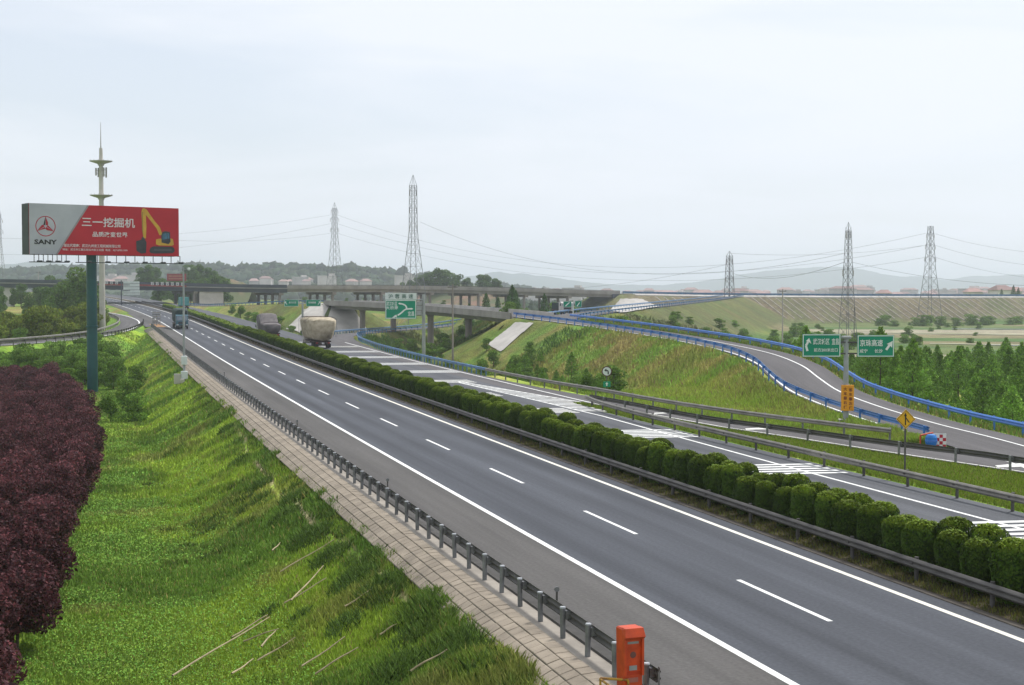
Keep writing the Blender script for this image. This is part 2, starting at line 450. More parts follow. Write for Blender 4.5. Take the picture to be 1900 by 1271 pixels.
def zr(y):
    y = np.asarray(y, float)
    return np.where(y < 420, 2e-5 * np.maximum(0, y - 40) ** 2, 2e-5 * 380 ** 2 + .0152 * (y - 420))
MAIN = Path([(x, y, float(zr(y))) for (x, y) in [(15.15, 8), (15.15, 40), (15.12, 80), (15.1, 120), (15.05, 160), (15, 200), (14.95, 240), (14.8, 285), (14.2, 355), (13.3, 394), (12.1, 428), (9.2, 488), (4.7, 558), (-2, 640), (-14, 740), (-40, 880)]], 2.0)
RB = Path([(41.2, 50, 0), (43.9, 62, 0), (46.3, 71, 0), (48.6, 80.5, 0), (49.9, 88, .05), (51.3, 95, .15), (52.8, 103, .4), (54.6, 111.5, .8), (57.2, 120, 1.35), (60.5, 130, 1.95), (63.9, 144, 2.5), (66.9, 164, 2.95), (68.5, 182, 3.3), (69.6, 206, 3.8), (69.4, 226, 4.25), (68.5, 240, 4.6), (67.5, 254, 4.9), (66.3, 282, 5.25), (63.9, 307, 5.6), (60, 327, 5.9), (53, 352, 6.2), (47, 375, 6.05), (41, 402, 5.5), (36.0, 440, 4.85), (32.5, 480, 4.45), (28, 520, 4.55)])
RC = Path([(76.5, 232, 4.3), (78.5, 241.5, 4.4), (88.6, 261.5, 4.6), (114, 306.5, 5.05), (145, 361, 5.5), (200, 462, 6.15), (245, 540, 7.2)])
RD = Path([(76, 236, 4.25), (82, 262, 4.35), (90, 290, 4.45), (98.6, 348, 4.6), (101, 412, 4.6), (97, 470, 4.4), (85, 530, 4.2)])
RE = Path([(38.9, 222, .66), (41.0, 248, .85), (44.5, 268, .9), (50, 290, .6), (57.5, 312, .3), (67, 331, .2), (80, 351, .4), (97, 376, 1.3), (125, 404, 2.4), (165, 440, 3.6)])
RF = Path([(2, 450, 3.2), (7.0, 410, 2.75), (9.4, 380, 2.3), (9.9, 357, 1.95), (8.9, 332, 1.6), (6.2, 306, 1.2), (2.2, 284, .9), (-4, 265, .7), (-14, 247, .5), (-34, 226, .3), (-70, 200, .2)])   # left exit loop, inner edge line
UP = Path([(-140, 562, 13.2), (-33, 560, 12.3), (40, 557, 10.8), (66, 556, 10.4), (121, 560, 10.2), (198, 570, 8.3), (260, 574, 7.4), (391, 582, 6.9), (700, 604, 6.6), (1100, 640, 6.0)], 4.0)

def ribbon(name, path, s0, s1, o0, o1, dz, m, parent=None, step=None, drop0=0, drop1=0, kind=None):
    """sheet that follows a path between two offsets (metres to the right)"""
    st = step or 2.0
    k = max(int(abs(s1 - s0) / st), 1); S = np.linspace(s0, s1, k + 1)
    fo = o0 if callable(o0) else (lambda q: np.full_like(q, o0, dtype=float)); f1 = o1 if callable(o1) else (lambda q: np.full_like(q, o1, dtype=float))
    A, B = fo(S), f1(S)
    VA = np.array([path.at(q, a, dz) for q, a in zip(S, A)]); VB = np.array([path.at(q, b, dz) for q, b in zip(S, B)])
    VA[:, 2] -= drop0; VB[:, 2] -= drop1
    V = np.empty((2 * (k + 1), 3)); V[0::2] = VA; V[1::2] = VB
    UV = np.empty((2 * (k + 1), 2)); UV[0::2, 0] = A; UV[1::2, 0] = B; UV[0::2, 1] = S; UV[1::2, 1] = S
    i = np.arange(k) * 2
    o = obj(name, npmesh(name, V, np.stack([i, i + 1, i + 3, i + 2], 1), m, UV=UV), parent)
    if kind: o['kind'] = kind
    return o
def strip(name, Y, xl, xr, z, m, parent=None, kind=None):
    """sheet between two boundaries given as x at each Y"""
    Y = np.asarray(Y, float); n = len(Y); V = np.empty((2 * n, 3))
    V[0::2, 0] = xl; V[1::2, 0] = xr; V[0::2, 1] = Y; V[1::2, 1] = Y; V[0::2, 2] = z; V[1::2, 2] = z
    i = np.arange(n - 1) * 2
    o = obj(name, npmesh(name, V, np.stack([i, i + 1, i + 3, i + 2], 1), m, UV=V[:, :2]), parent)
    if kind: o['kind'] = kind
    return o
def quadsheet(name, pts, m, parent=None):
    return obj(name, npmesh(name, np.array(pts, float), np.array([list(range(len(pts)))]), m, UV=np.array(pts, float)[:, :2]), parent)

# ------------------------------------------------------------------ the ground
def axis(parts, lo_far, hi_far):
    a = []
    for (p, q, st) in parts: a += list(np.arange(p, q, st))
    a.append(parts[-1][1])
    st = parts[-1][2]; x = a[-1]
    while x < hi_far: st *= 1.35; x += st; a.append(x)
    st = parts[0][2]; x = a[0]; pre = []
    while x > lo_far: st *= 1.35; x -= st; pre.append(x)
    return np.array(pre[::-1] + a)
GX = axis([(-60, -12, 1.6), (-12, 12, .55), (12, 36, 1.0), (36, 90, .75), (90, 180, 1.8), (180, 420, 4.0)], -6000, 9000)
GY = axis([(18, 130, .75), (130, 240, 1.25), (240, 420, 2.5), (420, 640, 3.5)], -300, 12000)
CORR = [(MAIN, -4.3, 21.2, .56, 0, 900), (RB, -1.3, 7.6, .62, 0, RB.sY(243)), (RB, -1.3, 7.6, .62, RB.sY(353), RB.L), (RC, -8.2, 1.4, .55, 0, RC.L), (RD, -8.0, 1.2, .5, 0, RD.L),
        (RE, -5.5, 1.6, .5, 0, RE.L), (RF, -1.0, 5.6, .55, 0, RF.L), (UP, -13.5, 14.2, .62, UP.s[np.argmin(abs(UP.p[:, 0] - 200))], UP.L)]
APATH = Path([(float(np.interp(y, [30, 58, 63, 74, 82.5, 90, 98, 104, 111, 116, 150], [45, 44.2, 43.9, 41.9, 40.6, 39.2, 38.5, 38.0, 37.4, 37.1, 36.9])), y, float(zr(y))) for y in range(30, 151, 6)], 2)
CORR.append((APATH, -8.5, 3.6, .6, 0, APATH.L))
def corridor(X, Y, path, lo, hi, slope, s0, s1):
    m = (path.s >= s0 - 1e-6) & (path.s <= s1 + 1e-6)
    P, N, Z = path.p[m][:, :2], path.n[m], path.p[m][:, 2]
    G = np.gradient(Z, path.s[m]) if m.sum() > 2 else Z * 0
    mn, mxx = P.min(0) - 45, P.max(0) + 45
    z = np.full(X.shape, -1e3); dd = np.full(X.shape, 1e3)
    idx = np.nonzero((X > mn[0]) & (X < mxx[0]) & (Y > mn[1]) & (Y < mxx[1]))[0]
    for c in np.array_split(idx, max(len(idx) // 4000, 1)):
        if not len(c): continue
        dx = X[c][:, None] - P[:, 0]; dy = Y[c][:, None] - P[:, 1]
        i = np.argmin(dx * dx + dy * dy, 1); r = np.arange(len(c))
        off = dx[r, i] * N[i, 0] + dy[r, i] * N[i, 1]
        al = np.sqrt(np.maximum(dx[r, i] ** 2 + dy[r, i] ** 2 - off ** 2, 0)); al = np.where((i == 0) | (i == len(P) - 1), np.maximum(al - 1, 0), 0)
        d = np.hypot(np.maximum(np.maximum(lo - off, off - hi), 0), al)
        al2 = np.clip(dx[r, i] * -N[i, 1] + dy[r, i] * N[i, 0], -2, 2)
        z[c] = Z[i] + G[i] * al2 - .09 - slope * d; dd[c] = d
    return z, dd
def base_z(X, Y):
    b = -3.5 - .6 * sst(120, 260, X)
    b = b + 7.4 * sst(335, 510, Y) * (1 - sst(105, 205, X))
    b = b + 3.1 * sst(168, 122, Y) * sst(33, 36, X) * (1 - sst(59, 66, X)) * sst(30, 60, Y)
    b = b - 6.0 * sst(900, 2500, Y) * (1 - sst(105, 205, X))
    return b + .5 * (fbm(X, Y, 40, 5) - .5)
def ground_z(X, Y, full=False):
    X = np.asarray(X, float).ravel(); Y = np.asarray(Y, float).ravel()
    z = base_z(X, Y); dm = np.full(X.shape, 1e3)
    for c in CORR:
        zc, d = corridor(X, Y, *c)
        h = np.clip(.5 + .5 * (zc - z) / .45, 0, 1); zs = z * (1 - h) + zc * h + .45 * h * (1 - h) * .5
        z = np.where(d < .05, np.maximum(zc, z), np.where(zc > -900, zs, z)); z = np.where((d < .05), zc, z) if c[0] is not UP else z
        dm = np.minimum(dm, d)
    # nothing may stand proud of a carriageway
    for c in CORR:
        zc, d = corridor(X, Y, *c)
        if c[0] is MAIN: z = np.where(d < .05, zc, z)
    rel = sst(.2, 1.6, dm) * (1 - sst(160, 225, Y))
    z = z + rel * (.26 * (fbm(X, Y, 2.6, 3, 3) - .5) + .5 * (fbm(X, Y, 9, 8, 2) - .5))
    return (z, dm) if full else z
def mix3(a, b, t): return a + (b - a) * np.asarray(t)[:, None]
C_LIME = np.array([.295, .430, .042]); C_MID = np.array([.155, .275, .038]); C_DARK = np.array([.078, .155, .026]); C_DRY = np.array([.32, .285, .085]); C_RUST = np.array([.29, .20, .09]); C_OLIVE = np.array([.205, .235, .05])
TRY, TRX = [46, 52.8, 58.1, 64.2, 72.1, 78.7, 85.9, 113], [9.35, 9.15, 9.05, 8.95, 8.8, 8.8, 8.85, 9.7]
def slope_col(X, Y):
    """left slope: lime grass with darker rank patches"""
    n1 = fbm(X, Y, 5.5, 21); n2 = fbm(X + .6 * Y, Y, 2.2, 31, 3); n3 = fbm(X, Y, 14, 41, 2)
    c = mix3(np.tile(C_LIME, (len(X), 1)), C_MID, sst(.42, .60, n1))
    c = mix3(c, C_DARK, .60 * sst(.52, .70, n2) * sst(.30, .62, n3))
    c = mix3(c, C_MID * .9, .65 * sst(4.8, 1.0, X))
    c = mix3(c, C_DARK * 1.2, .55 * sst(8.2, 9.6, X) * sst(.30, .52, fbm(X, Y, 4, 51, 2)))
    c = mix3(c, C_DRY, .45 * sst(.60, .74, fbm(X, Y, 3.3, 61, 3)))
    return mix3(c, np.array([.40, .33, .20]), .9 * trail(X, Y))
def trail(X, Y):
    """a narrow trodden line along the upper slope"""
    d = np.abs(X - np.interp(Y, TRY, TRX) + .5 * (fbm(X * 0, Y, 5, 3, 3) - .5))
    return sst(.17, .05, d) * sst(.35, .5, fbm(X * 0 + 3, Y, 6, 14, 2)) * sst(42, 48, Y) * (1 - sst(95, 110, Y))
def ground_col(X, Y, Z, dm):
    c = np.tile(C_MID, (len(X), 1))
    n = fbm(X, Y, 6, 71); n2 = fbm(X, Y, 22, 81, 3)
    # right-hand banks: olive, with dry and rusty weeds
    bank = sst(33, 40, X) * (1 - sst(300, 430, X))
    cb = mix3(np.tile(C_OLIVE, (len(X), 1)), C_DRY, .8 * sst(.42, .62, n))
    cb = mix3(cb, C_RUST, .45 * sst(.52, .68, fbm(X, Y, 9, 91)) * sst(.42, .6, n2))
    cb = mix3(cb, C_MID * 1.05, .8 * sst(.50, .66, fbm(X, Y, 4.5, 97)))
    cb = mix3(cb, C_LIME * .85, .7 * (1 - sst(.6, 3.0, Z + 1.5)) * (1 - sst(40, 70, abs(Y - 90))))
    cb = cb * (1.12 - .50 * sst(170, 250, Y))[:, None]; cb = mix3(cb, np.array([.085, .105, .04]), .65 * sst(200, 260, Y) * sst(.42, .58, fbm(X, Y, 12, 57, 3)))
    c = mix3(c, cb, bank)
    # far fields
    d = .269 * X + .963 * Y
    far = sst(110, 150, X) * sst(-2.2, -3.2, Z)
    k = np.floor((d + 14 * fbm(X, Y, 120, 7, 2) + .15 * X) / 33.0); hh = _hash(k, np.floor((X - .3 * Y) / 95.0), 5)
    cf = np.where((hh < .38)[:, None], np.array([.078, .135, .040]), np.where((hh < .66)[:, None], np.array([.125, .155, .055]), np.where((hh < .84)[:, None], np.array([.20, .175, .095]), np.array([.30, .27, .19]))))
    cf = cf * (.75 + .5 * fbm(X, Y, 8, 15))[:, None]
    c = mix3(c, cf, far)
    fb = sst(330, 480, Y) * (1 - sst(180, 240, X))
    cg = mix3(np.tile(C_OLIVE * .95, (len(X), 1)), C_RUST * .95, .85 * sst(.48, .62, fbm(X, Y, 26, 19, 3)))
    cg = mix3(cg, C_DARK * 1.4, .8 * sst(.5, .62, fbm(X, Y, 18, 29, 3)))
    c = mix3(c, cg, .85 * fb)
    c = mix3(c, np.array([.10, .125, .05]), sst(650, 1000, Y))
    up_y = np.interp(X, UP.p[:, 0], UP.p[:, 1]); fc = sst(-44, -38, Y - up_y) * (1 - sst(-10, -4, Y - up_y)) * sst(196, 204, X) * sst(-3.6, -2.6, Z)
    ce = mix3(np.tile(np.array([.17, .135, .088]), (len(X), 1)), np.array([.115, .125, .055]), .8 * sst(.42, .6, fbm(X, Y, 7, 33, 3)))
    c = mix3(c, ce, .9 * fc)
    c = mix3(c, np.array([.105, .112, .05]), .7 * sst(95, 130, X) * (1 - sst(300, 340, X)) * sst(-3.4, -2.6, Z) * sst(225, 260, Y) * (1 - fc))
    left = (1 - sst(11, 14, X)) * (1 - sst(300, 360, Y))
    return mix3(c, slope_col(X, Y), left)
gx, gy = np.meshgrid(GX, GY); gx, gy = gx.ravel(), gy.ravel()
gz, gd = ground_z(gx, gy, True)
nx, ny = len(GX), len(GY)
ii = (np.arange(ny - 1)[:, None] * nx + np.arange(nx - 1)[None, :]).ravel()
def ground_mat():
    m = bpy.data.materials.new('ground_grass'); m.use_nodes = True
    n, l = m.node_tree.nodes, m.node_tree.links
    b = n['Principled BSDF']; b.inputs['Roughness'].default_value = .95; b.inputs['Specular IOR Level'].default_value = .1
    a = n.new('ShaderNodeAttribute'); a.attribute_name = 'Col'
    g = n.new('ShaderNodeNewGeometry')
    o = a.outputs['Color']
    for sc, lo, hi, h in ((5.0, .62, 1.42, .02), (.55, .72, 1.30, .03), (.09, .82, 1.18, .015)):
        t = n.new('ShaderNodeTexNoise'); t.inputs['Scale'].default_value = sc; t.inputs['Detail'].default_value = 5; t.inputs['Roughness'].default_value = .65
        l.new(g.outputs['Position'], t.inputs['Vector'])
        r = n.new('ShaderNodeMapRange'); r.inputs['From Min'].default_value = .32; r.inputs['From Max'].default_value = .68; r.inputs['To Min'].default_value = lo; r.inputs['To Max'].default_value = hi
        l.new(t.outputs['Fac'], r.inputs['Value'])
        r2 = n.new('ShaderNodeMapRange'); r2.inputs['From Min'].default_value = .3; r2.inputs['From Max'].default_value = .7; r2.inputs['To Min'].default_value = .5 - h; r2.inputs['To Max'].default_value = .5 + h
        l.new(t.outputs['Color'], r2.inputs['Value'])
        hs = n.new('ShaderNodeHueSaturation'); l.new(r.outputs[0], hs.inputs['Value']); l.new(r2.outputs[0], hs.inputs['Hue']); l.new(o, hs.inputs['Color']); o = hs.outputs['Color']
    l.new(o, b.inputs['Base Color'])
    t = n.new('ShaderNodeTexNoise'); t.inputs['Scale'].default_value = 3.5; t.inputs['Detail'].default_value = 6
    l.new(g.outputs['Position'], t.inputs['Vector'])
    bp = n.new('ShaderNodeBump'); bp.inputs['Strength'].default_value = .9; bp.inputs['Distance'].default_value = .35
    l.new(t.outputs['Fac'], bp.inputs['Height']); l.new(bp.outputs['Normal'], b.inputs['Normal'])
    return m
M_GROUND = ground_mat()
ground = obj('ground', npmesh('ground', np.stack([gx, gy, gz], 1), np.stack([ii, ii + 1, ii + nx + 1, ii + nx], 1), M_GROUND, C=ground_col(gx, gy, gz, gd), smooth=True))
tag(ground, kind='structure')
GZ2 = gz.reshape(ny, nx)
def gzat(x, y):
    """height of the built ground sheet (bilinear)"""
    x = np.asarray(x, float); y = np.asarray(y, float)
    i = np.clip(np.searchsorted(GX, x) - 1, 0, nx - 2); j = np.clip(np.searchsorted(GY, y) - 1, 0, ny - 2)
    fx = (x - GX[i]) / (GX[i + 1] - GX[i]); fy = (y - GY[j]) / (GY[j + 1] - GY[j])
    return (GZ2[j, i] * (1 - fx) + GZ2[j, i + 1] * fx) * (1 - fy) + (GZ2[j + 1, i] * (1 - fx) + GZ2[j + 1, i + 1] * fx) * fy
def gz1(x, y): return float(gzat(np.array([x]), np.array([y]))[0])

# ------------------------------------------------------------------ roads and their markings
S0, S1 = 14.0, MAIN.L
road_l = ribbon('near_carriageway', MAIN, S0, S1, 0.0, 8.3, 0, M_LANE, kind='structure')
ribbon('hard_shoulder', MAIN, S0, S1, -3.15, 0.0, 0, M_SHOULDER, road_l)
road_r = ribbon('far_carriageway', MAIN, S0, S1, 11.1, 20.75, 0, M_LANE2, kind='structure')
ribbon('edge_line', MAIN, S0, S1, -.11, .11, .005, M_PAINT, road_l)
ribbon('edge_line', MAIN, S0, S1, 7.45, 7.66, .005, M_PAINTY, road_l)
ribbon('edge_line', MAIN, S0, S1, 11.4, 11.58, .005, M_PAINTY, road_r)
sd = MAIN.sY(21.1)
k = 0
while sd < MAIN.sY(620):
    ribbon('lane_dash', MAIN, sd, sd + 6, 3.80, 3.96, .005, M_PAINT, road_l, step=3); k += 1; sd += 15
sd = MAIN.sY(32)
while sd < MAIN.sY(560):
    ribbon('lane_dash', MAIN, sd, sd + 6, 14.95, 15.1, .0085, M_PAINTW, road_r, step=3); sd += 15
yA = np.array([58, 63, 68, 74, 78, 82.5, 86, 90, 94, 98, 104, 108, 111, 116.0])
xAl = np.interp(yA, [58, 63, 74, 82.5, 90, 98, 104, 111, 116], [44.2, 43.9, 41.9, 40.6, 39.2, 38.5, 38.0, 37.4, 37.1])
yR3 = [50, 62, 71, 76, 80, 84, 90, 96, 101, 109, 117, 128, 140, 155, 170, 182, 200, 216, 232, 250, 268, 290]
xR3 = [42.6, 45.2, 47.0, 46.6, 45.4, 44.5, 43.2, 42.2, 41.6, 41.0, 40.7, 39.8, 39.3, 39.1, 39.0, 39.1, 39.4, 39.9, 40.9, 42.6, 45.6, 51.6]
def xr3(y): return np.interp(y, yR3, xR3)
road_a = strip('merging_ramp', yA, xAl, xr3(yA) - .45, zr(yA) + .002, M_RAMP, kind='structure')
yx = np.concatenate([np.arange(104, 122, 2), np.arange(122, 262, 4)])
xl_aux = MAIN.at(np.array([MAIN.sY(y) for y in yx]), 20.75)[:, 0] + .001
xr_aux = np.where(yx < 116, np.interp(yx, [104, 116], [36.0, 40.0]), xr3(yx) - .6)
strip('auxiliary_lane', yx, xl_aux, xr_aux, zr(yx) - .003, M_RAMP, road_r)
ye = np.arange(112, 240, 3.0)
strip('edge_line', ye, 37.70 + .012 * np.maximum(0, ye - 180), 37.88 + .012 * np.maximum(0, ye - 180), zr(ye) + .006, M_PAINT, road_r)
strip('edge_line', yA[:-1], xAl[:-1] + .25, xAl[:-1] + .4, zr(yA[:-1]) + .008, M_PAINTW, road_a)
yb = np.arange(40, 142, 3.0); xe = np.interp(yb, [40, 52, 68, 100, 118, 141], [33.3, 33.45, 33.75, 34.6, 34.2, 33.4])
strip('edge_line', yb, xe - .09, xe + .09, zr(yb) + .006, M_PAINT, road_r)
# groups of transverse speed bars
def bars(y0, n, x0, x1, m, pitch=.92, wd=.45, skew=-.12):
    for i in range(n):
        y = y0 + i * pitch
        z0, z1 = float(zr(y)), float(zr(y))
        quadsheet('speed_bar', [(x0, y, z0 + .010), (x1, y + skew * (x1 - x0), z1 + .010), (x1, y + wd + skew * (x1 - x0), z1 + .010), (x0, y + wd, z0 + .010)], m, road_r)
for (y0, n, x0, x1, m) in [(46.9, 5, 26.9, 35.6, M_PAINT), (66.6, 5, 26.9, 35.5, M_PAINT), (85.2, 6, 26.9, 35.5, M_PAINT), (104.0, 5, 26.9, 34.0, M_PAINTW), (121.5, 5, 26.9, 33.0, M_PAINTW), (139.5, 5, 26.9, 35.2, M_PAINTW),
                           (156.2, 5, 26.9, 37.5, M_PAINT), (172.6, 5, 26.9, 37.5, M_PAINT), (189, 5, 26.9, 37.6, M_PAINT), (205, 5, 26.9, 37.7, M_PAINT), (221.5, 5, 26.9, 37.8, M_PAINTW), (238, 5, 26.9, 36, M_PAINTW)]:
    bars(y0, n, x0, x1, m)
# hatched gore between carriageway and merging ramp
for i in range(24):
    y = 104.5 + i * 1.5
    xa = float(np.interp(y, yb, xe)) + .12; xb = float(np.interp(y, [100, 112, 141], [37.0, 37.25, 33.9])) - .05
    if y < 112: xb = min(xb, float(np.interp(y, [98, 111], [35.6, 36.9])))
    if xb - xa < .3: continue
    z = float(zr(y)) + .007; sk = .55
    quadsheet('hatch_bar', [(xa, y, z), (xb, y - sk * (xb - xa), z), (xb, y + .62 - sk * (xb - xa), z), (xa, y + .62, z)], M_PAINT if i % 3 else M_PAINTW, road_r)
yh = np.array([112.5, 120, 130, 141]); xh = np.interp(yh, [112, 141], [37.3, 33.8])
strip('gore_line', yh, xh - .1, xh + .1, zr(yh) + .0095, M_PAINT, road_r)
for (y0, wd) in ((101.3, 1.5), (88.3, 2.3), (66.2, 2.2)):
    xa = float(np.interp(y0, yA, xAl)) + .6; z = float(zr(y0)) + .012
    quadsheet('hatch_bar', [(xa, y0 - .6, z), (xa + 2.6, y0 - .2 - .25 * wd, z), (xa + 2.6, y0 + .35 * wd, z), (xa + .3, y0 + .15, z)], M_PAINTW, road_a)
def rw(s): return np.interp(s, [0, 20, 40, RB.L], [5.9, 5.9, 6.0, 6.2])
road_b = ribbon('curving_ramp', RB, 0, RB.sY(243), 0.0, rw, .012, M_RAMP, kind='structure')
ribbon('edge_line', RB, RB.sY(84), RB.sY(243), .22, .42, .017, M_PAINT, road_b)
ribbon('edge_line', RB, 0, RB.sY(243), 4.15, 4.32, .017, M_PAINT, road_b)
ribbon('edge_line', RB, 0, RB.sY(73), .35, .55, .017, M_PAINTW, road_b)
road_b2 = ribbon('descending_ramp', RB, RB.sY(353), RB.L, 0, 6.2, .012, M_RAMP, kind='structure')
road_c = ribbon('climbing_ramp', RC, 0, RC.L, -7.0, .6, .02, M_RAMP, kind='structure')
road_d = ribbon('loop_ramp', RD, 0, RD.L, -7.0, .4, .012, M_RAMP, kind='structure')
road_e = ribbon('underpass_ramp', RE, 18, RE.L, -4.4, .6, .014, M_RAMP, kind='structure')
road_f = ribbon('exit_loop', RF, 0, RF.L, 0, 4.7, .012, M_RAMP, kind='structure')
ribbon('edge_line', RF, 0, RF.L, .35, .65, .018, M_PAINT, road_f)
ribbon('gore_apron', MAIN, MAIN.sY(322), MAIN.sY(430), lambda s: np.interp(s, [MAIN.sY(322), MAIN.sY(430)], [-4.8, -4.0]), -3.15, -.02, M_RAMP, road_f)
road_u = ribbon('upper_highway', UP, UP.s[np.argmin(abs(UP.p[:, 0] - 198))], UP.L, -12.5, 12.5, 0, M_RAMP, kind='structure', step=6)
# pale field tracks and flooded strips on the plain
def track(name, pts, wd, m):
    p = Path([(x, y, gz1(x, y) + .12) for x, y in pts], 4)
    o = ribbon(name, p, 0, p.L, -wd / 2, wd / 2, 0, m, step=4)
    o.data.vertices.foreach_set('co', np.array([c for v in o.data.vertices for c in (v.co.x, v.co.y, gz1(v.co.x, v.co.y) + .14)], np.float32)); o.data.update()
    return tag(o, kind='structure')
track('field_track', [(222, 434), (240, 415), (300, 372), (380, 318)], 9, M_PATH)
track('field_track', [(196, 322), (230, 300), (262, 282)], 7, M_PATH)
track('flooded_strip', [(205, 312), (222, 300), (240, 291)], 6, M_WATER)
track('flooded_strip', [(290, 462), (330, 440), (380, 418)], 10, M_WATER)
track('field_track', [(155, 242), (175, 230), (200, 214)], 4.5, M_PATH)
track('field_track', [(72, 116), (86, 124), (96, 128)], 3.5, M_PATH)
# central reserve: soil and grass strip with a low kerb each side
ribbon('central_reserve', MAIN, S0, S1, 8.55, 10.9, .012, M_GROUND, kind='structure')
me = bpy.data.objects['central_reserve'].data
a = me.color_attributes.new('Col', 'FLOAT_COLOR', 'POINT'); a.data.foreach_set('color', np.tile(np.array([.075, .062, .040, 1], np.float32), len(me.vertices)))
for nm, o0, o1 in (('kerb', 8.3, 8.55), ('kerb', 10.9, 11.1)):
    kb = ribbon(nm, MAIN, S0, S1, o0, o1, .03, mat('kerb_stone', (.105, .09, .075), (.06, .052, .043), 1.5, .95, detail=7), bpy.data.objects['central_reserve'])
    sv = ribbon('kerb_face', MAIN, S0, S1, o0 if o0 < 9 else o1, o0 - .02 if o0 < 9 else o1 + .02, .03, MATS['kerb_stone'], bpy.data.objects['central_reserve'], drop1=.04)

# ------------------------------------------------------------------ paved verge along the near hard shoulder
verge = ribbon('paved_verge', MAIN, S0, MAIN.sY(318), -3.95, -3.15, -.004, M_CONC, kind='structure')
TP = [(-3.95, -.004), (-4.35, -.03), (-4.72, -.15), (-5.05, -.32), (-5.35, -.53)]       # rows across: offset, height
def tile_mesh(a, b, ln, name):
    g = .016; n = Vector((b[0] - a[0], 0, b[1] - a[1])).normalized(); up = Vector((-n.z, 0, n.x)); up = up if up.z > 0 else -up
    cx_ = Vector(((a[0] + b[0]) / 2, 0, (a[1] + b[1]) / 2))
    A, B = Vector((a[0], 0, a[1])) + n * g - cx_, Vector((b[0], 0, b[1])) - n * g - cx_
    v = []
    for dep, ins in ((-.05, 0), (.012, 0), (.022, .02)):
        for (p, y) in ((A + n * ins, g + ins), (B - n * ins, g + ins), (B - n * ins, ln - g - ins), (A + n * ins, ln - g - ins)):
            q = p + up * dep; v.append((q.x, y, q.z))
    f = [(8, 9, 10, 11)] + [(k * 4 + i, k * 4 + (i + 1) % 4, k * 4 + 4 + (i + 1) % 4, k * 4 + 4 + i) for k in (0, 1) for i in range(4)]
    m = MB(); m.add(v, f); me = m.mesh(name, M_TILE)
    return me
TL = .52
tms = [tile_mesh(TP[i], TP[i + 1], TL, 'tile') for i in range(4)]
bed = MB()
for i in range(4):
    sA, sB = MAIN.sY(26), MAIN.sY(318)
S_ = np.arange(MAIN.sY(22), MAIN.sY(318), 3.0)
for i in range(4):
    v = [tuple(MAIN.at(q, o, z - .008 if o < -4 else z - .006)) for q in S_ for (o, z) in (TP[i], TP[i + 1])]
    bed.add(v, [(2 * j, 2 * j + 1, 2 * j + 3, 2 * j + 2) for j in range(len(S_) - 1)])
bed.build('joint_bed', M_SEAM, verge)
cnt = 0; farV, farF = [], []
s_ = MAIN.sY(28.0)
while s_ < MAIN.sY(300):
    p = MAIN.at(s_); h = MAIN.heading(s_)
    for i in range(4):
        if cnt < 296:
            pc = MAIN.at(s_, (TP[i][0] + TP[i + 1][0]) / 2, (TP[i][1] + TP[i + 1][1]) / 2)
            o = obj('tile', tms[i], verge, (pc[0], pc[1], pc[2] + random.uniform(-.006, .006)))
            o.rotation_euler = (random.uniform(-.012, .012), random.uniform(-.02, .02), h + random.uniform(-.01, .01)); cnt += 1
        else:
            c, sn = math.cos(h), math.sin(h); dz = random.uniform(-.006, .006); p = MAIN.at(s_, (TP[i][0] + TP[i + 1][0]) / 2, (TP[i][1] + TP[i + 1][1]) / 2)
            co = [(p[0] + v.co.x * c - v.co.y * sn, p[1] + v.co.x * sn + v.co.y * c, p[2] + v.co.z + dz) for v in tms[i].vertices]
            b0 = len(farV); farV += co; farF += [tuple(q + b0 for q in pl.vertices) for pl in tms[i].polygons]
    s_ += TL
m = MB(); m.v, m.f = farV, farF
tag(m.build('far_tiles', M_TILE, verge), kind='stuff')
# low asphalt kerb at the shoulder's edge
kb = ribbon('shoulder_kerb', MAIN, S0, MAIN.sY(318), -3.36, -3.16, .055, mat('kerb_dark', (.075, .07, .065), (.05, .047, .043), 2, .9), verge)
ribbon('shoulder_kerb', MAIN, S0, MAIN.sY(318), -3.38, -3.36, .055, MATS['kerb_dark'], verge, drop0=.07)

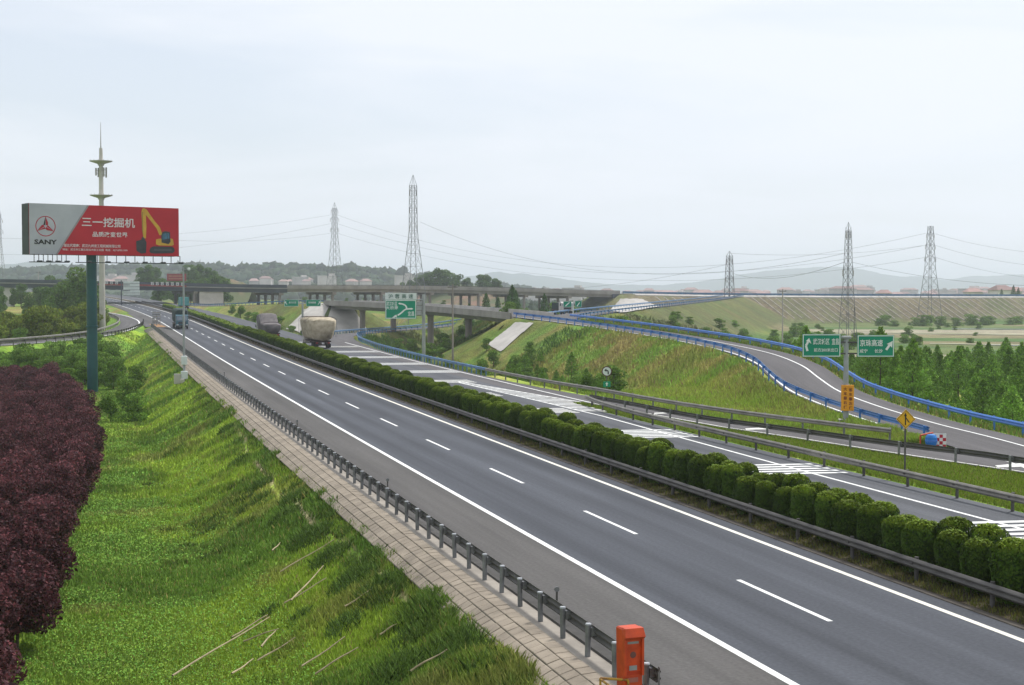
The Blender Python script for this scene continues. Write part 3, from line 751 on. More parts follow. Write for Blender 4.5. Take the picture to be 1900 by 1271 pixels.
# ------------------------------------------------------------------ guard rails
def post_mesh(name, m, h=.78, r=.07, side=1, block=True):
    b = MB().tube((0, 0, -.35), (0, 0, h), r, r, 12)
    if block: b.box((side * (r + .06), 0, h - .17), (.14, .16, .2))
    return b.mesh(name, m)
WPROF = [(0, .44), (.02, .475), (.075, .50), (.085, .535), (.03, .575), (.02, .60), (.03, .625), (.085, .665), (.075, .70), (.02, .725), (0, .76)]
def guardrail(path, s0, s1, off, side, m, label, spacing=4.0, group=None, mpost=None, dz=0.0, cap=0, block=True, cat='guardrail', double=False, endwing=False, hs=1.0):
    """side: +1 when the beam bulges to the right of the path, -1 to the left. The posts stand behind the beam."""
    p0 = path.at(s0, off)
    root = empty('guardrail', tuple(p0)); tag(root, label, cat, group)
    k = max(int((s1 - s0) / 2.0), 1); S = np.linspace(s0, s1, k + 1)
    rows = [0.0] + ([-.32] if double else [])
    for r0 in rows:
        prof = [(side * (a + .15), z * hs + r0) for a, z in WPROF] + [(side * (a + .13), z * hs + r0) for a, z in reversed(WPROF)]
        n = len(prof); V = np.concatenate([[path.at(q, off + a, z + dz) for (a, z) in prof] for q in S]) - p0
        F = [(j * n + i, j * n + (i + 1) % n, (j + 1) * n + (i + 1) % n, (j + 1) * n + i) for j in range(k) for i in range(n)]
        obj('beam', npmesh('beam', V, np.array(F), m), root)
    pm = post_mesh('post', mpost or m, .78 * hs, side=side, block=block); cm = MB().tube((0, 0, 0), (0, 0, .035), .078, .07, 12).mesh('cap', M_CAP)
    q, i = s0 + .3, 0
    while q < s1 - .1 and i < 290:
        p = path.at(q, off, dz) - p0
        o = obj('post', pm, root, tuple(p)); o.rotation_euler = (random.uniform(-.02, .02), random.uniform(-.025, .025), path.heading(q))
        if i < cap: obj('cap', cm, o, (0, 0, .78 * hs))
        q += spacing; i += 1
    if endwing:
        pts = [path.at(s0 - .35 * t, off + side * (.17 - .10 * t * t), dz) - p0 for t in (0, .5, 1.0, 1.4)]
        b = MB(); v = [tuple(p + np.array([0, 0, z])) for p in pts for z in (.40, .80)]
        b.add(v, [(2 * j, 2 * j + 1, 2 * j + 3, 2 * j + 2) for j in range(3)])
        b.build('end_wing', m, root)
    return root
near_rail = guardrail(MAIN, MAIN.sY(29.9), MAIN.sY(322), -3.68, 1, M_GALVD, 'long dark guardrail with close steel posts beside the tiled verge and hard shoulder', 2.0, mpost=M_GALV, cap=60, endwing=True)
for yy in (37.3, 61.0, 90.0, 143.0):
    q = MAIN.at(MAIN.sY(yy), -3.5) - np.array(near_rail.location)
    dl = MB().box((q[0], q[1], q[2] + .86), (.05, .03, .30)).build('delineator', M_GALVD, near_rail)
    MB().prism([(q[0] + .07 * math.cos(6.2832 * i / 12), q[2] + 1.04 + .07 * math.sin(6.2832 * i / 12)) for i in range(12)], q[1] - .02, q[1] + .02).build('reflector', M_GALV, dl)
guardrail(MAIN, MAIN.sY(24), MAIN.sY(560), 9.0, -1, M_GALVD, 'dusty guardrail in front of the clipped hedge, along the near edge of the central reserve', 4.0)
guardrail(MAIN, MAIN.sY(24), MAIN.sY(560), 10.95, 1, M_GALVD, 'guardrail behind the clipped hedge, facing the far carriageway', 4.0, dz=.0)
P1 = Path([(MAIN.at(MAIN.sY(y), 0)[0] + o, y, float(zr(y))) for y, o in [(40, 20.55), (52, 20.55), (70, 20.45), (90, 20.35), (99, 20.6), (106, 21.2), (110.5, 21.9)]], 2)
guardrail(P1, 0, P1.L, 0, -1, M_GALVL, 'weathered guardrail on the grass strip beside the far carriageway, ending at the gore nose', 4.0, mpost=M_GALVD)
P2 = Path([(44.4, 56, 0), (43.8, 63, 0), (43.4, 67, 0), (42.3, 71, 0), (41.4, 75, 0), (40.7, 79, 0), (40.0, 83, 0), (39.1, 87, 0), (38.4, 92, 0), (38.0, 97, .03), (37.8, 102, .06), (37.45, 107, .08), (37.1, 110.8, .1)], 2)
guardrail(P2, 0, P2.L, 0, 1, M_GALVD, 'dark guardrail along the near side of the merging ramp behind the grass strip', 4.0, mpost=M_GALV)
P3 = Path([(float(xr3(y)), y, float(zr(y))) for y in [79, 82, 85, 90, 96, 101, 109, 117, 128, 140, 150]], 2)
guardrail(P3, 0, P3.L, 0, -1, M_GALVL, 'pale grey guardrail at the foot of the grass bank, starting at the chequered board', 4.0, mpost=M_GALV)
P3b = Path([(float(xr3(y)), y, float(zr(y))) for y in [150, 160, 170, 182, 200, 216, 232, 246]] + [(44.8, 262, 1.0), (48.5, 276, .8)], 2)
guardrail(P3b, 0, P3b.L, 0, -1, M_BLUEF, 'faded blue guardrail beside the auxiliary lane, curving off into the underpass ramp', 2.0)
guardrail(RB, RB.sY(79), RB.sY(243), -.35, 1, M_BLUE, 'bright blue guardrail along the grass bank side of the curving ramp', 4.0, double=False, hs=1.1)
guardrail(RB, 0, RB.sY(234), 6.7, -1, M_BLUE, 'bright blue guardrail on the outer side of the curving ramp, beside the young trees', 4.0, hs=1.1)
guardrail(RB, RB.sY(353), RB.L, -.3, 1, M_BLUEF, 'faded blue guardrail above the bushes left of the small ramp bridge', 4.0)
guardrail(RC, 8, RC.L, .95, -1, M_BLUEF, 'blue guardrail on the near side of the climbing ramp to the upper highway', 4.0)
guardrail(RC, 18, RC.L, -7.4, 1, M_BLUEF, 'blue guardrail on the far side of the climbing ramp to the upper highway', 4.0)
guardrail(RD, 30, RD.L, -7.4, 1, M_BLUEF, 'faded blue guardrail along the loop ramp behind the ramp bridge', 4.0)
guardrail(RE, 46, RE.L - 30, -4.8, 1, M_BLUEF, 'faded blue guardrail on the far side of the underpass ramp', 4.0)
guardrail(RE, 60, RE.L - 30, 1.0, -1, M_BLUEF, 'faded blue guardrail on the near side of the underpass ramp under the small bridge', 4.0)
guardrail(RF, RF.sY(0) if False else 95, RF.L, -.45, 1, M_GALVD, 'dark guardrail on the inner side of the exit loop above the green slope', 3.0)
guardrail(RF, 30, RF.L, 5.1, -1, M_GALVL, 'pale guardrail round the outside of the exit loop', 3.0)
guardrail(UP, UP.s[np.argmin(abs(UP.p[:, 0] - 200))], UP.s[np.argmin(abs(UP.p[:, 0] - 520))], 13.2, -1, M_BLUEF, 'blue guardrail on the crest of the ribbed embankment', 4.0, hs=1.35, double=True)

# ------------------------------------------------------------------ foliage meshes
def leaves(P, N, size, rng, cols, jit=.35, asp=.55, face=.6):
    """one quad per leaf at P; N = preferred normal; cols (n,3)"""
    n = len(P); d = rng.normal(size=(n, 3)); d /= np.linalg.norm(d, axis=1)[:, None]
    nn = N * face + d * (1 - face); nn /= np.linalg.norm(nn, axis=1)[:, None] + 1e-9
    a = np.cross(nn, rng.normal(size=(n, 3))); a /= np.linalg.norm(a, axis=1)[:, None] + 1e-9
    b = np.cross(nn, a)
    s = (size * (1 + jit * rng.uniform(-1, 1, n)))[:, None] if np.isscalar(size) else (size * (1 + jit * rng.uniform(-1, 1, n)))[:, None]
    V = np.stack([P - a * s, P - b * s * asp, P + a * s, P + b * s * asp], 1).reshape(-1, 3)
    return V, np.arange(4 * n).reshape(-1, 4), np.repeat(cols, 4, axis=0)
def leafcol(n, rng, base, var=.35, hue=.12):
    c = np.tile(np.array(base), (n, 1)) * rng.uniform(1 - var, 1 + var, n)[:, None]
    c[:, 0] *= rng.uniform(1 - hue, 1 + hue, n); return np.clip(c, .003, .9)
def crown_points(n, rng, lobes):
    """points spread through lobes (cx,cy,cz,rx,ry,rz), thicker towards each lobe's skin; outward normals"""
    wts = np.array([l[3] * l[4] for l in lobes]); ch = rng.choice(len(lobes), n, p=wts / wts.sum())
    L = np.array(lobes)[ch]; d = rng.normal(size=(n, 3)); d /= np.linalg.norm(d, axis=1)[:, None]
    r = 1 - np.abs(rng.normal(0, .17, n)); r = np.clip(r, .25, 1.08)
    P = L[:, :3] + d * L[:, 3:] * r[:, None]
    nn = d / L[:, 3:]; nn /= np.linalg.norm(nn, axis=1)[:, None]
    return P, nn, ch
def trunk_mesh(name, h, r, rng, limbs=6, spread=1.2, z0=.35, z1=.95, n=6):
    m = MB(); pts = [Vector((0, 0, -.3))]
    for i in range(1, 6):
        t = i / 5; pts.append(Vector((rng.uniform(-.05, .05) * h * t, rng.uniform(-.05, .05) * h * t, h * t)))
    for i in range(5): m.tube(pts[i], pts[i + 1], r * (1 - i / 6), r * (1 - (i + 1) / 6), n, caps=False)
    for k in range(limbs):
        t = rng.uniform(z0, z1); i = min(int(t * 5), 4); p = pts[i].lerp(pts[i + 1], t * 5 - i); a = rng.uniform(0, 6.28); ln = spread * rng.uniform(.5, 1) * (1.2 - .6 * t)
        e = p + Vector((math.cos(a) * ln, math.sin(a) * ln, ln * rng.uniform(.3, .9))); m.tube(p, e, r * .4, r * .12, 5, caps=False)
    return m.mesh(name, M_BARK)
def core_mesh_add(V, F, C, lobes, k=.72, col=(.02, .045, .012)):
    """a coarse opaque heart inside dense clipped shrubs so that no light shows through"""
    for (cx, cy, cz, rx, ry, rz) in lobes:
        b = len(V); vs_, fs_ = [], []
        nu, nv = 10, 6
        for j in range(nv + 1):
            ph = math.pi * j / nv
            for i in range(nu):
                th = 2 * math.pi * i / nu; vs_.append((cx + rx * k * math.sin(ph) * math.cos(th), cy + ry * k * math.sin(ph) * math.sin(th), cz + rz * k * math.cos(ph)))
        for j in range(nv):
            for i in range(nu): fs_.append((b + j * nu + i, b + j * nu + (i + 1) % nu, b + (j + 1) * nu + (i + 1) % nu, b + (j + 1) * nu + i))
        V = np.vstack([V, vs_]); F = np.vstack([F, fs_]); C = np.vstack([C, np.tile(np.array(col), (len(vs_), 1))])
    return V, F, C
# clipped hedge shrub: barrel with a flat top, its leaves coloured lighter to paint in light from above
def hedge_variant(k):
    rng = np.random.default_rng(100 + k); n = 4600; hh = 1.62 + rng.uniform(-.06, .08); rx = .57 + rng.uniform(-.05, .05); ry = .57 + rng.uniform(-.05, .05)
    u = rng.uniform(0, 1, n); th = rng.uniform(0, 2 * np.pi, n)
    top = u < .26
    z = np.where(top, hh, .12 + (hh - .12) * rng.uniform(0, 1, n) ** .85)
    prof = np.clip((1 - np.clip((z - .74 * hh) / (.27 * hh), 0, 1) ** 2.4), .02, 1) ** .5 * (.62 + .38 * np.clip(z / .85, 0, 1) ** .7)
    rad = np.where(top, np.sqrt(rng.uniform(0, 1, n)) * .78, prof)
    lump = 1 + .09 * np.sin(3 * th + k) + .07 * np.sin(5 * th + 2.1 * k + 3 * z) + .05 * np.sin(7 * z + k)
    rad = rad * lump * (1 - np.abs(rng.normal(0, .05, n)))
    z = np.where(top, z * (1 - .20 * rad ** 2.6) + rng.normal(0, .03, n), z)
    P = np.stack([rx * rad * np.cos(th), ry * rad * np.sin(th), z], 1)
    N = np.where(top[:, None], np.array([[0, 0, 1.0]]), np.stack([np.cos(th), np.sin(th), .15 + 0 * th], 1))
    c = leafcol(n, rng, (.036, .066, .007), .5, .15)
    lit_top = np.clip((z - (hh - .26)) / .18, 0, 1)[:, None] * .85  # top light painted into the leaf colour, rising over the upper rim
    c = c * (1 - lit_top) + leafcol(n, rng, (.128, .185, .014), .35, .15) * lit_top
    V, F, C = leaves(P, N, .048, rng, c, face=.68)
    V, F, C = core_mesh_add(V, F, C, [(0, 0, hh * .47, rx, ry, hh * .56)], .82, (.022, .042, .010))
    return npmesh('shrub', V, F, L_HEDGE, C=C)
HEDGE = [hedge_variant(i) for i in range(6)]
sites = []
for row, off in ((0, 9.68), (1, 10.56)):
    s_ = MAIN.sY(30.0) + row * .8
    while s_ < MAIN.sY(470):
        sites.append((s_, off, row)); s_ += 1.60 + random.uniform(-.14, .14)
sites.sort()
fV, fF, fC, vb = [], [], [], 0
for i, (s_, off, row) in enumerate(sites):
    p = MAIN.at(s_ + random.uniform(-.1, .1), off + random.uniform(-.06, .06), .03); k = random.randrange(6); sc = random.uniform(.90, 1.08); zc = sc * random.uniform(.94, 1.06)
    if i < 300:
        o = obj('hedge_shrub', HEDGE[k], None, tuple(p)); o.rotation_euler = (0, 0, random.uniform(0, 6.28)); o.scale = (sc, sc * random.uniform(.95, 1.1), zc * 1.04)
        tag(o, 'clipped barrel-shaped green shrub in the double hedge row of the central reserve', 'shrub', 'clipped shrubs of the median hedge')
    else:
        me = HEDGE[k]
        if not hasattr(hedge_variant, 'c'): hedge_variant.c = {}
        if k not in hedge_variant.c:
            rng = np.random.default_rng(300 + k); n = 420
            P, N, _ = crown_points(n, rng, [(0, 0, .85, .66, .72, .82)]); c = leafcol(n, rng, (.040, .074, .008), .3); c = np.where((P[:, 2] > 1.38)[:, None], leafcol(n, rng, (.12, .175, .016), .25), c)  # upper leaves again coloured lighter, as if lit from above
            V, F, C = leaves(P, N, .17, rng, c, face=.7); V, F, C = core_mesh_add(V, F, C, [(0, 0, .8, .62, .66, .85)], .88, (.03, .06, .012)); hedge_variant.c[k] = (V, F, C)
        V, F, C = hedge_variant.c[k]; fV.append(V * np.array([sc, sc, zc]) + p); fF.append(F + vb); fC.append(C); vb += len(V)
o = obj('distant_hedge', npmesh('distant_hedge', np.vstack(fV), np.vstack(fF), L_HEDGE, C=np.vstack(fC)))
tag(o, 'distant clipped hedge continuing along the central reserve towards the overpass', 'hedge', kind='stuff')

# purple-leaved plum shrubs, a dense belt at the foot of the slope
def purple_variant(k):
    rng = np.random.default_rng(400 + k); n = 5200; lobes = []
    for i in range(11):
        a = rng.uniform(0, 6.28); r = rng.uniform(.2, .85); lobes.append((r * math.cos(a), r * math.sin(a), rng.uniform(1.1, 2.75) - .35 * r, rng.uniform(.55, .85), rng.uniform(.55, .85), rng.uniform(.45, .75)))
    P, N, ch = crown_points(n, rng, lobes)
    tone = rng.uniform(.55, 1.5, len(lobes))[ch]
    c = leafcol(n, rng, (.088, .034, .038), .6, .3) * tone[:, None]
    V, F, C = leaves(P, N, .078, rng, c, face=.35, asp=.5)
    return npmesh('crown', V, F, L_PURPLE, C=C), trunk_mesh('trunk', 2.2, .07, rng, 7, .9, .1, .9)
PURP = [purple_variant(i) for i in range(6)]
y = 35.0; npur = 0
while y < 206:
    x = float(np.interp(y, [34, 50, 64, 85, 100, 116, 135, 160, 206], [-3.7, -3.3, -2.7, -2.0, -1.3, -1.2, -1.6, -2.6, -6.5])) + random.uniform(-.22, .22)
    while x > -.062 * y - 2.2:
        if npur < 300:
            px, py = x + random.uniform(-.35, .35), y + random.uniform(-.5, .5); k = random.randrange(6)
            e = empty('plum_shrub', (px, py, gz1(px, py) - .05), random.uniform(0, 6.28)); sc = random.uniform(.92, 1.08); e.scale = (sc * 1.05, sc * 1.05, sc * random.uniform(.9, 1.05))
            obj('crown', PURP[k][0], e); obj('trunk', PURP[k][1], e)
            tag(e, 'dark purple-leaved plum shrub in the dense belt at the foot of the near grass slope', 'shrub', 'purple plum shrubs left of the slope'); npur += 1
        x -= 2.25
    y += 2.1

# broadleaf trees and bushes
def broad_variant(k, base, h=6.0, w=2.6, n=2600, leaf=.16, lob=11, low=.35, name='crown'):
    rng = np.random.default_rng(500 + k); lobes = []
    for i in range(lob):
        a = rng.uniform(0, 6.28); t = rng.uniform(0, 1); r = w * .62 * rng.uniform(.15, 1) * (1 - .55 * t)
        lobes.append((r * math.cos(a), r * math.sin(a), h * (low + (.9 - low) * t), w * rng.uniform(.28, .46), w * rng.uniform(.28, .46), h * rng.uniform(.09, .16)))
    P, N, ch = crown_points(n, rng, lobes); tone = rng.uniform(.72, 1.35, lob)[ch]
    c = leafcol(n, rng, base, .4, .15) * tone[:, None]
    V, F, C = leaves(P, N, leaf, rng, c, face=.4)
    return npmesh(name, V, F, L_LEAF, C=C), trunk_mesh('trunk', h * .8, h * .022 + .03, rng, 8, w * .6)
def cone_variant(k, base, h=6.0, w=1.5, n=2200, leaf=.13, bare=.12):
    """young metasequoia: narrow cone of tiers"""
    rng = np.random.default_rng(700 + k); nt = 13; t = rng.uniform(0, 1, n) ** 1.35; tier = np.floor(t * nt) / nt + .5 / nt
    th = rng.uniform(0, 6.28, n); ti = (tier * nt).astype(int)
    nb = 6; ph = rng.uniform(0, 6.28, nt); br = np.round((th - ph[ti]) / (6.2832 / nb)) * (6.2832 / nb) + ph[ti]; th = br + (th - br) * .55
    rr = w * (1 - tier) ** .68 * rng.uniform(.78, 1.15, nt)[ti] * np.sqrt(rng.uniform(.05, 1, n))
    z = h * (bare + (1 - bare) * (tier + rng.normal(0, .022, n))) + rr * .22 + .1
    P = np.stack([rr * np.cos(th), rr * np.sin(th), z], 1); N = np.stack([np.cos(th) * .5, np.sin(th) * .5, np.ones(n)], 1); N /= np.linalg.norm(N, axis=1)[:, None]
    c = leafcol(n, rng, base, .4, .12) * (.75 + .5 * rng.uniform(0, 1, nt)[ti])[:, None]
    V, F, C = leaves(P, N, leaf, rng, c, face=.35)
    m = MB(); m.tube((0, 0, -.4), (0, 0, h * .95), .028 * h * .5 + .02, .015, 7, caps=False)
    for q in range(10):
        a = rng.uniform(0, 6.28); zz = h * rng.uniform(bare, .8); ln = w * (1 - zz / h) * .8; m.tube((0, 0, zz), (math.cos(a) * ln, math.sin(a) * ln, zz + ln * .25), .02, .008, 4, caps=False)
    return npmesh('crown', V, F, L_CONE, C=C), m.mesh('trunk', M_BARK)
def place(pair, name, x, y, sc, label, cat, group=None, zs=1.0, dz=-.05):
    e = empty(name, (x, y, gz1(x, y) + dz), random.uniform(0, 6.28)); e.scale = (sc, sc, sc * zs)
    obj('crown', pair[0], e); obj('trunk', pair[1], e); return tag(e, label, cat, group)
CONES = [cone_variant(i, (.160, .285, .040), 6, 2.0, 3200, .12, .2) for i in range(6)]
CONED = [cone_variant(20 + i, (.070, .14, .034), 6, 1.7) for i in range(3)]
BUSH = [broad_variant(i, (.125, .215, .034), 3.0, 1.9, 2600, .10, 12, .16) for i in range(5)]
TREE = [broad_variant(20 + i, (.082, .145, .030), 7.0, 3.2, 3600, .20, 16, .22) for i in range(5)]
TREEL = [broad_variant(40 + i, (.120, .195, .040), 7.0, 3.0, 3600, .18, 14, .15) for i in range(3)]
GLOBE = [broad_variant(60 + i, (.130, .165, .026), 3.0, 2.0, 2800, .11, 13, .12) for i in range(3)]
# plantation right of the curving ramp
npl = 0
for i in range(26):
    for j in range(15):
        x = 66 + j * 3.3 + i * .85 + random.uniform(-.9, .9); y = 92 + i * 5.0 - j * 1.1 + random.uniform(-1.3, 1.3)
        d_ = corridor(np.array([x]), np.array([y]), *CORR[1])[1][0]
        if d_ < 3.2 + max(0, 95 - y) * .0 or y > 222 or x > 62 + y * .62 or random.random() < .13: continue
        if math.hypot(x - 79, y - 121) < 4.5 and random.random() < .8: continue
        if npl >= 285 or 950 + 2755 * math.tan(math.atan2(x, y) - R(15.607)) < 1475: continue
        place(CONES[random.randrange(6)], 'metasequoia_tree', x, y, random.uniform(.52, 1.05) * (1.0 + .14 * (x > 78 and y < 125)), 'slender young conifer in the green plantation beyond the curving ramp', 'tree', 'young conifers of the plantation', random.uniform(.92, 1.12)); npl += 1
# young trees at the foot of the bank
for i in range(44):
    y = random.uniform(140, 205) if i % 5 else random.uniform(124, 140); x = random.uniform(42.6, 51) + (y - 128) * .14
    if y < 140: x = random.uniform(42.5, 46)
    if i % 3: place(CONES[random.randrange(6)], 'young_conifer', x, y, random.uniform(.30, .66) * (.62 if y < 150 else 1.0), 'small young conifer in the loose clump at the foot of the grass bank', 'tree', 'young conifers below the ramp bridge', random.uniform(.85, 1.15))
    else: place(BUSH[random.randrange(5)], 'sapling', x, y, random.uniform(.5, 1.0), 'leafy sapling among the young conifers at the foot of the grass bank', 'sapling', 'saplings below the ramp bridge', random.uniform(.9, 1.4))
for (x, y, s_) in [(79, 318, .95), (81, 326, .8), (86, 330, .9), (90, 322, 1.0), (94, 335, .9), (100, 330, .85), (70, 300, .4), (84, 312, .7), (88, 318, .6), (92, 326, .8)]:
    place(CONED[random.randrange(3)], 'dark_conifer', x, y, s_, 'dark green conifer standing behind the columns of the small ramp bridge', 'tree', 'dark conifers behind the ramp bridge')
for (x, y, s_) in [(53, 205, 1.0), (50, 214, .8), (55, 196, .7), (58, 218, .9), (47, 205, .6), (60, 230, .7), (52, 180, .8), (62, 212, .6), (56, 245, .7), (48, 225, 1.0), (51, 236, 1.1), (57, 260, 1.2), (54, 272, 1.0), (62, 268, .9), (66, 288, 1.3), (60, 290, 1.0), (72, 296, 1.1), (63, 300, .8), (58, 205, .9), (74, 268, 1.2), (78, 280, 1.1)]:
    place(BUSH[random.randrange(5)], 'bush', x, y, s_, 'bright green bush in the hollow below the small ramp bridge', 'bush', 'bushes in the hollow below the ramp bridge')
# bushes and trees left: at the billboard's foot, round the exit loop
for (x, y, s_, l) in [(3.0, 158, 1.25, 'bright green bush right of the billboard pole at the end of the purple belt'), (1.2, 148, .95, 'low green bush in front of the billboard pole'), (3.6, 146, .95, 'green bush on the slope below the billboard pole, nearest the camera'), (-3.4, 186, 1.15, 'leafy green bush just left of the billboard pole'), (1.9, 196, 1.25, 'dark green bush behind the billboard pole'), (4.6, 188, 1.1, 'rounded green bush on the slope behind the billboard pole')]:
    place(BUSH[random.randrange(5)], 'bush', x, y, s_, l, 'bush')
for i in range(95):
    x = random.uniform(-17, 4.5); y = 203 + random.uniform(0, 62) - .55 * x
    if corridor(np.array([x]), np.array([y]), *CORR[6])[1][0] < 3.0 or x > 2.5 and y > 222: continue
    place(BUSH[i % 5], 'bush', x, y, random.uniform(1.05, 1.6), 'green bush in the thicket between the purple belt and the exit loop', 'bush', 'bushes behind the purple belt')
for i in range(90):
    t = random.uniform(0, 1); p = RF.at(RF.sY(0) * 0 + 112 + t * 75, 8.5 + random.uniform(0, 26) ** 1.0)
    x, y = float(p[0]), float(p[1])
    if x > 1.2 or x < -34 or corridor(np.array([x]), np.array([y]), *CORR[6])[1][0] < 2.2: continue
    place(GLOBE[i % 3], 'rounded_shrub', x, y, random.uniform(1.8, 2.5), 'olive-green rounded shrub in the mass behind the exit loop', 'shrub', 'rounded shrubs behind the exit loop', random.uniform(1.0, 1.3))
for i in range(60):
    x = random.uniform(-40, 1.5); y = random.uniform(345, 535)
    if corridor(np.array([x]), np.array([y]), *CORR[6])[1][0] < 4.5 or corridor(np.array([x]), np.array([y]), *CORR[0])[1][0] < 4: continue
    if x > -.062 * y + 27 and y < 420: continue
    place(TREE[i % 5], 'broadleaf_tree', x, y, random.uniform(.85, 1.25), 'dark green broadleaf tree in the wood between the exit loop and the overpass', 'tree', 'trees of the wood left of the road')
for (x, y, s_, l) in [(-3.2, 388, 2.35, 'tallest broadleaf tree left of the billboard pole'), (-9.0, 396, 1.9, 'tall broadleaf tree beside the tallest one left of the billboard pole')]:
    place(TREEL[1], 'broadleaf_tree', x, y, s_, l, 'tree')

# ------------------------------------------------------------------ the upper overpass
ov = empty('overpass', (66, 556, 4)); tag(ov, 'long beam overpass crossing behind the ramps, dark over the road and pale beyond', 'overpass')
def ovb(name, m, fn, parent=None):
    b = MB(); fn(b)
    o = b.build(name, m, parent or ov); o.matrix_parent_inverse = Matrix.Identity(4)
    if parent is None or parent is ov: o.location = (-66, -556, -4)
    return o
def upx(x): return float(np.interp(x, UP.p[:, 0], UP.s))
def deck(b, x0, x1, o0, o1, z0, z1, st=6.0):
    S = np.linspace(upx(x0), upx(x1), max(int((x1 - x0) / st), 2))
    b.loft([[tuple(UP.at(q, o, z)) for (o, z) in ((o0, z0), (o1, z0), (o1, z1), (o0, z1))] for q in S])
ovb('steel_girder', M_BRIDGED, lambda b: deck(b, -90, 66.5, -11.8, 12.2, -1.75, -.35))
ovb('concrete_girder', M_BRIDGEC, lambda b: deck(b, 66.5, 199, -11.6, 12.0, -1.5, -.35))
ovb('deck', M_CONCD, lambda b: deck(b, -90, 199, -12.7, 13.0, -.35, 0.0))
ovb('parapet', M_BRIDGED, lambda b: deck(b, -90, 66.3, 12.6, 13.05, 0.0, 1.15))
ovb('parapet', M_BRIDGEC, lambda b: deck(b, 66.5, 199, 12.55, 13.02, -.4, 1.0))
ovb('parapet', M_CONCD, lambda b: deck(b, -90, 199, -12.9, -12.5, 0.0, 1.0))
ovb('handrail', M_GALVD, lambda b: deck(b, 66.5, 199, 12.7, 12.85, 1.06, 1.22))
ovb('joint_block', M_BRIDGED, lambda b: deck(b, 195.5, 199.2, 12.55, 13.3, -1.7, -.2))
def abut(x, wd, z1, m, z0=3.0, lean=7.0, o1=12.6):
    def f(b):
        p = UP.at(upx(x)); b.loft([[(x, p[1] - o1, z0), (x + wd, p[1] - o1, z0), (x + wd, p[1] + 12, z0), (x, p[1] + 12, z0)], [(x, p[1] - o1 + .8, z1), (x + wd, p[1] - o1 + .8, z1), (x + wd, p[1] + 12, z1), (x, p[1] + 12, z1)]])
    return ovb('abutment', m, f)
abut(35.5, 8.5, float(UP.at(upx(39))[2]) - 1.76, M_CONCP, 2.0)
abut(-38, 9, float(UP.at(upx(-34))[2]) - 1.76, M_CONCP, 2.0)
def pier(x):
    p = UP.at(upx(x)); top = p[2] - 1.76 if x < 66 else p[2] - 1.51
    pr = ovb('pier_cap', M_PIER, lambda b: b.box((x, p[1], top - .45), (1.6, 24.4, .9), math.atan(.28)))
    for j in range(4):
        yy = p[1] - 10 + j * 6.6
        def f(b):
            xx = x - .28 * (yy - p[1]); b.tube((xx, yy, gz1(xx, yy) - .6), (xx, yy, top - .9), .55, .55, 14)
        o = ovb('pier_column', M_PIER, f)
for x in (31.0, 61.5, 81, 99.5, 118.5, 138, 157, 175.5): pier(x)
# white characters on the parapet banner (too small in view to read) and the red board
ban = ovb('banner', M_REDBOARD, lambda b: deck(b, 1.0, 31.5, 13.06, 13.1, -.25, .35))
for i in range(17):
    x = 1.5 + i * 1.75
    if i in (4, 8, 9): continue
    def f(b, x=x):
        p = UP.at(upx(x), 13.12)
        for (dx, dz, wx, wz) in ((0, 1.15, 1.0, .22), (0, .75, .8, .2), (-.35, .55, .2, .8), (.35, .55, .2, .8), (0, .25, 1.0, .2)): b.box((x + dx + random.uniform(-.05, .05), p[1] - .16, p[2] + dz), (wx, .04, wz))
    ovb('banner_character', M_WPRINT, f)
rb = empty('red_board', (27.6, 556 - 9.5, 10.9)); tag(rb, 'faded red notice board on two posts above the overpass deck', 'notice board')
MB().box((0, 0, 3.3), (6.8, .15, 2.6)).build('panel', M_REDBOARD, rb)
for x in (-2.6, 2.6): MB().tube((x, .12, 0), (x, .12, 4.5), .1, .1, 8).build('post', M_GALVD, rb)
for z in (2.8, 3.75): MB().box((0, -.09, z), (5.6, .04, .42)).build('worn_lettering', mat('faded_print', (.36, .16, .10), None, 2, .7), rb)

# abutment slope at the overpass's right end: pale concrete cone
def slope_sheet(name, rows, m, parent=None, kind=None):
    n = len(rows[0]); V = [p for r in rows for p in r]; F = [(j * n + i, j * n + i + 1, (j + 1) * n + i + 1, (j + 1) * n + i) for j in range(len(rows) - 1) for i in range(n - 1)]
    me = bpy.data.meshes.new(name); me.from_pydata(V, [], F); me.materials.append(m)
    return obj(name, me, parent)
pA = UP.at(upx(199))
ab = empty('abutment_slope', (199, pA[1] - 13, 0)); tag(ab, 'pale concrete slope protection under the right end of the overpass', 'embankment slope')
rows = []
for t in np.linspace(0, 1, 7):
    r_ = []
    for a in np.linspace(-100, 80, 14):
        rr = 18 * t; cx, cy = 200, pA[1] - 12.8
        z = 6.9 - 10.2 * t; r_.append((cx + math.sin(R(a)) * rr * .95 - 199, (cy - math.cos(R(a)) * rr) - (pA[1] - 13), z))
    rows.append(r_)
slope_sheet('cone_face', rows, M_CONCP, ab)
rows = [[(199.5 - 16.5 * t - 199, (pA[1] - 12.6) + (24.0) * u - (pA[1] - 13), 6.6 - 9.4 * t) for u in np.linspace(0, 1, 6)] for t in np.linspace(0, 1, 6)]
slope_sheet('underside_face', rows, M_CONCD, ab)
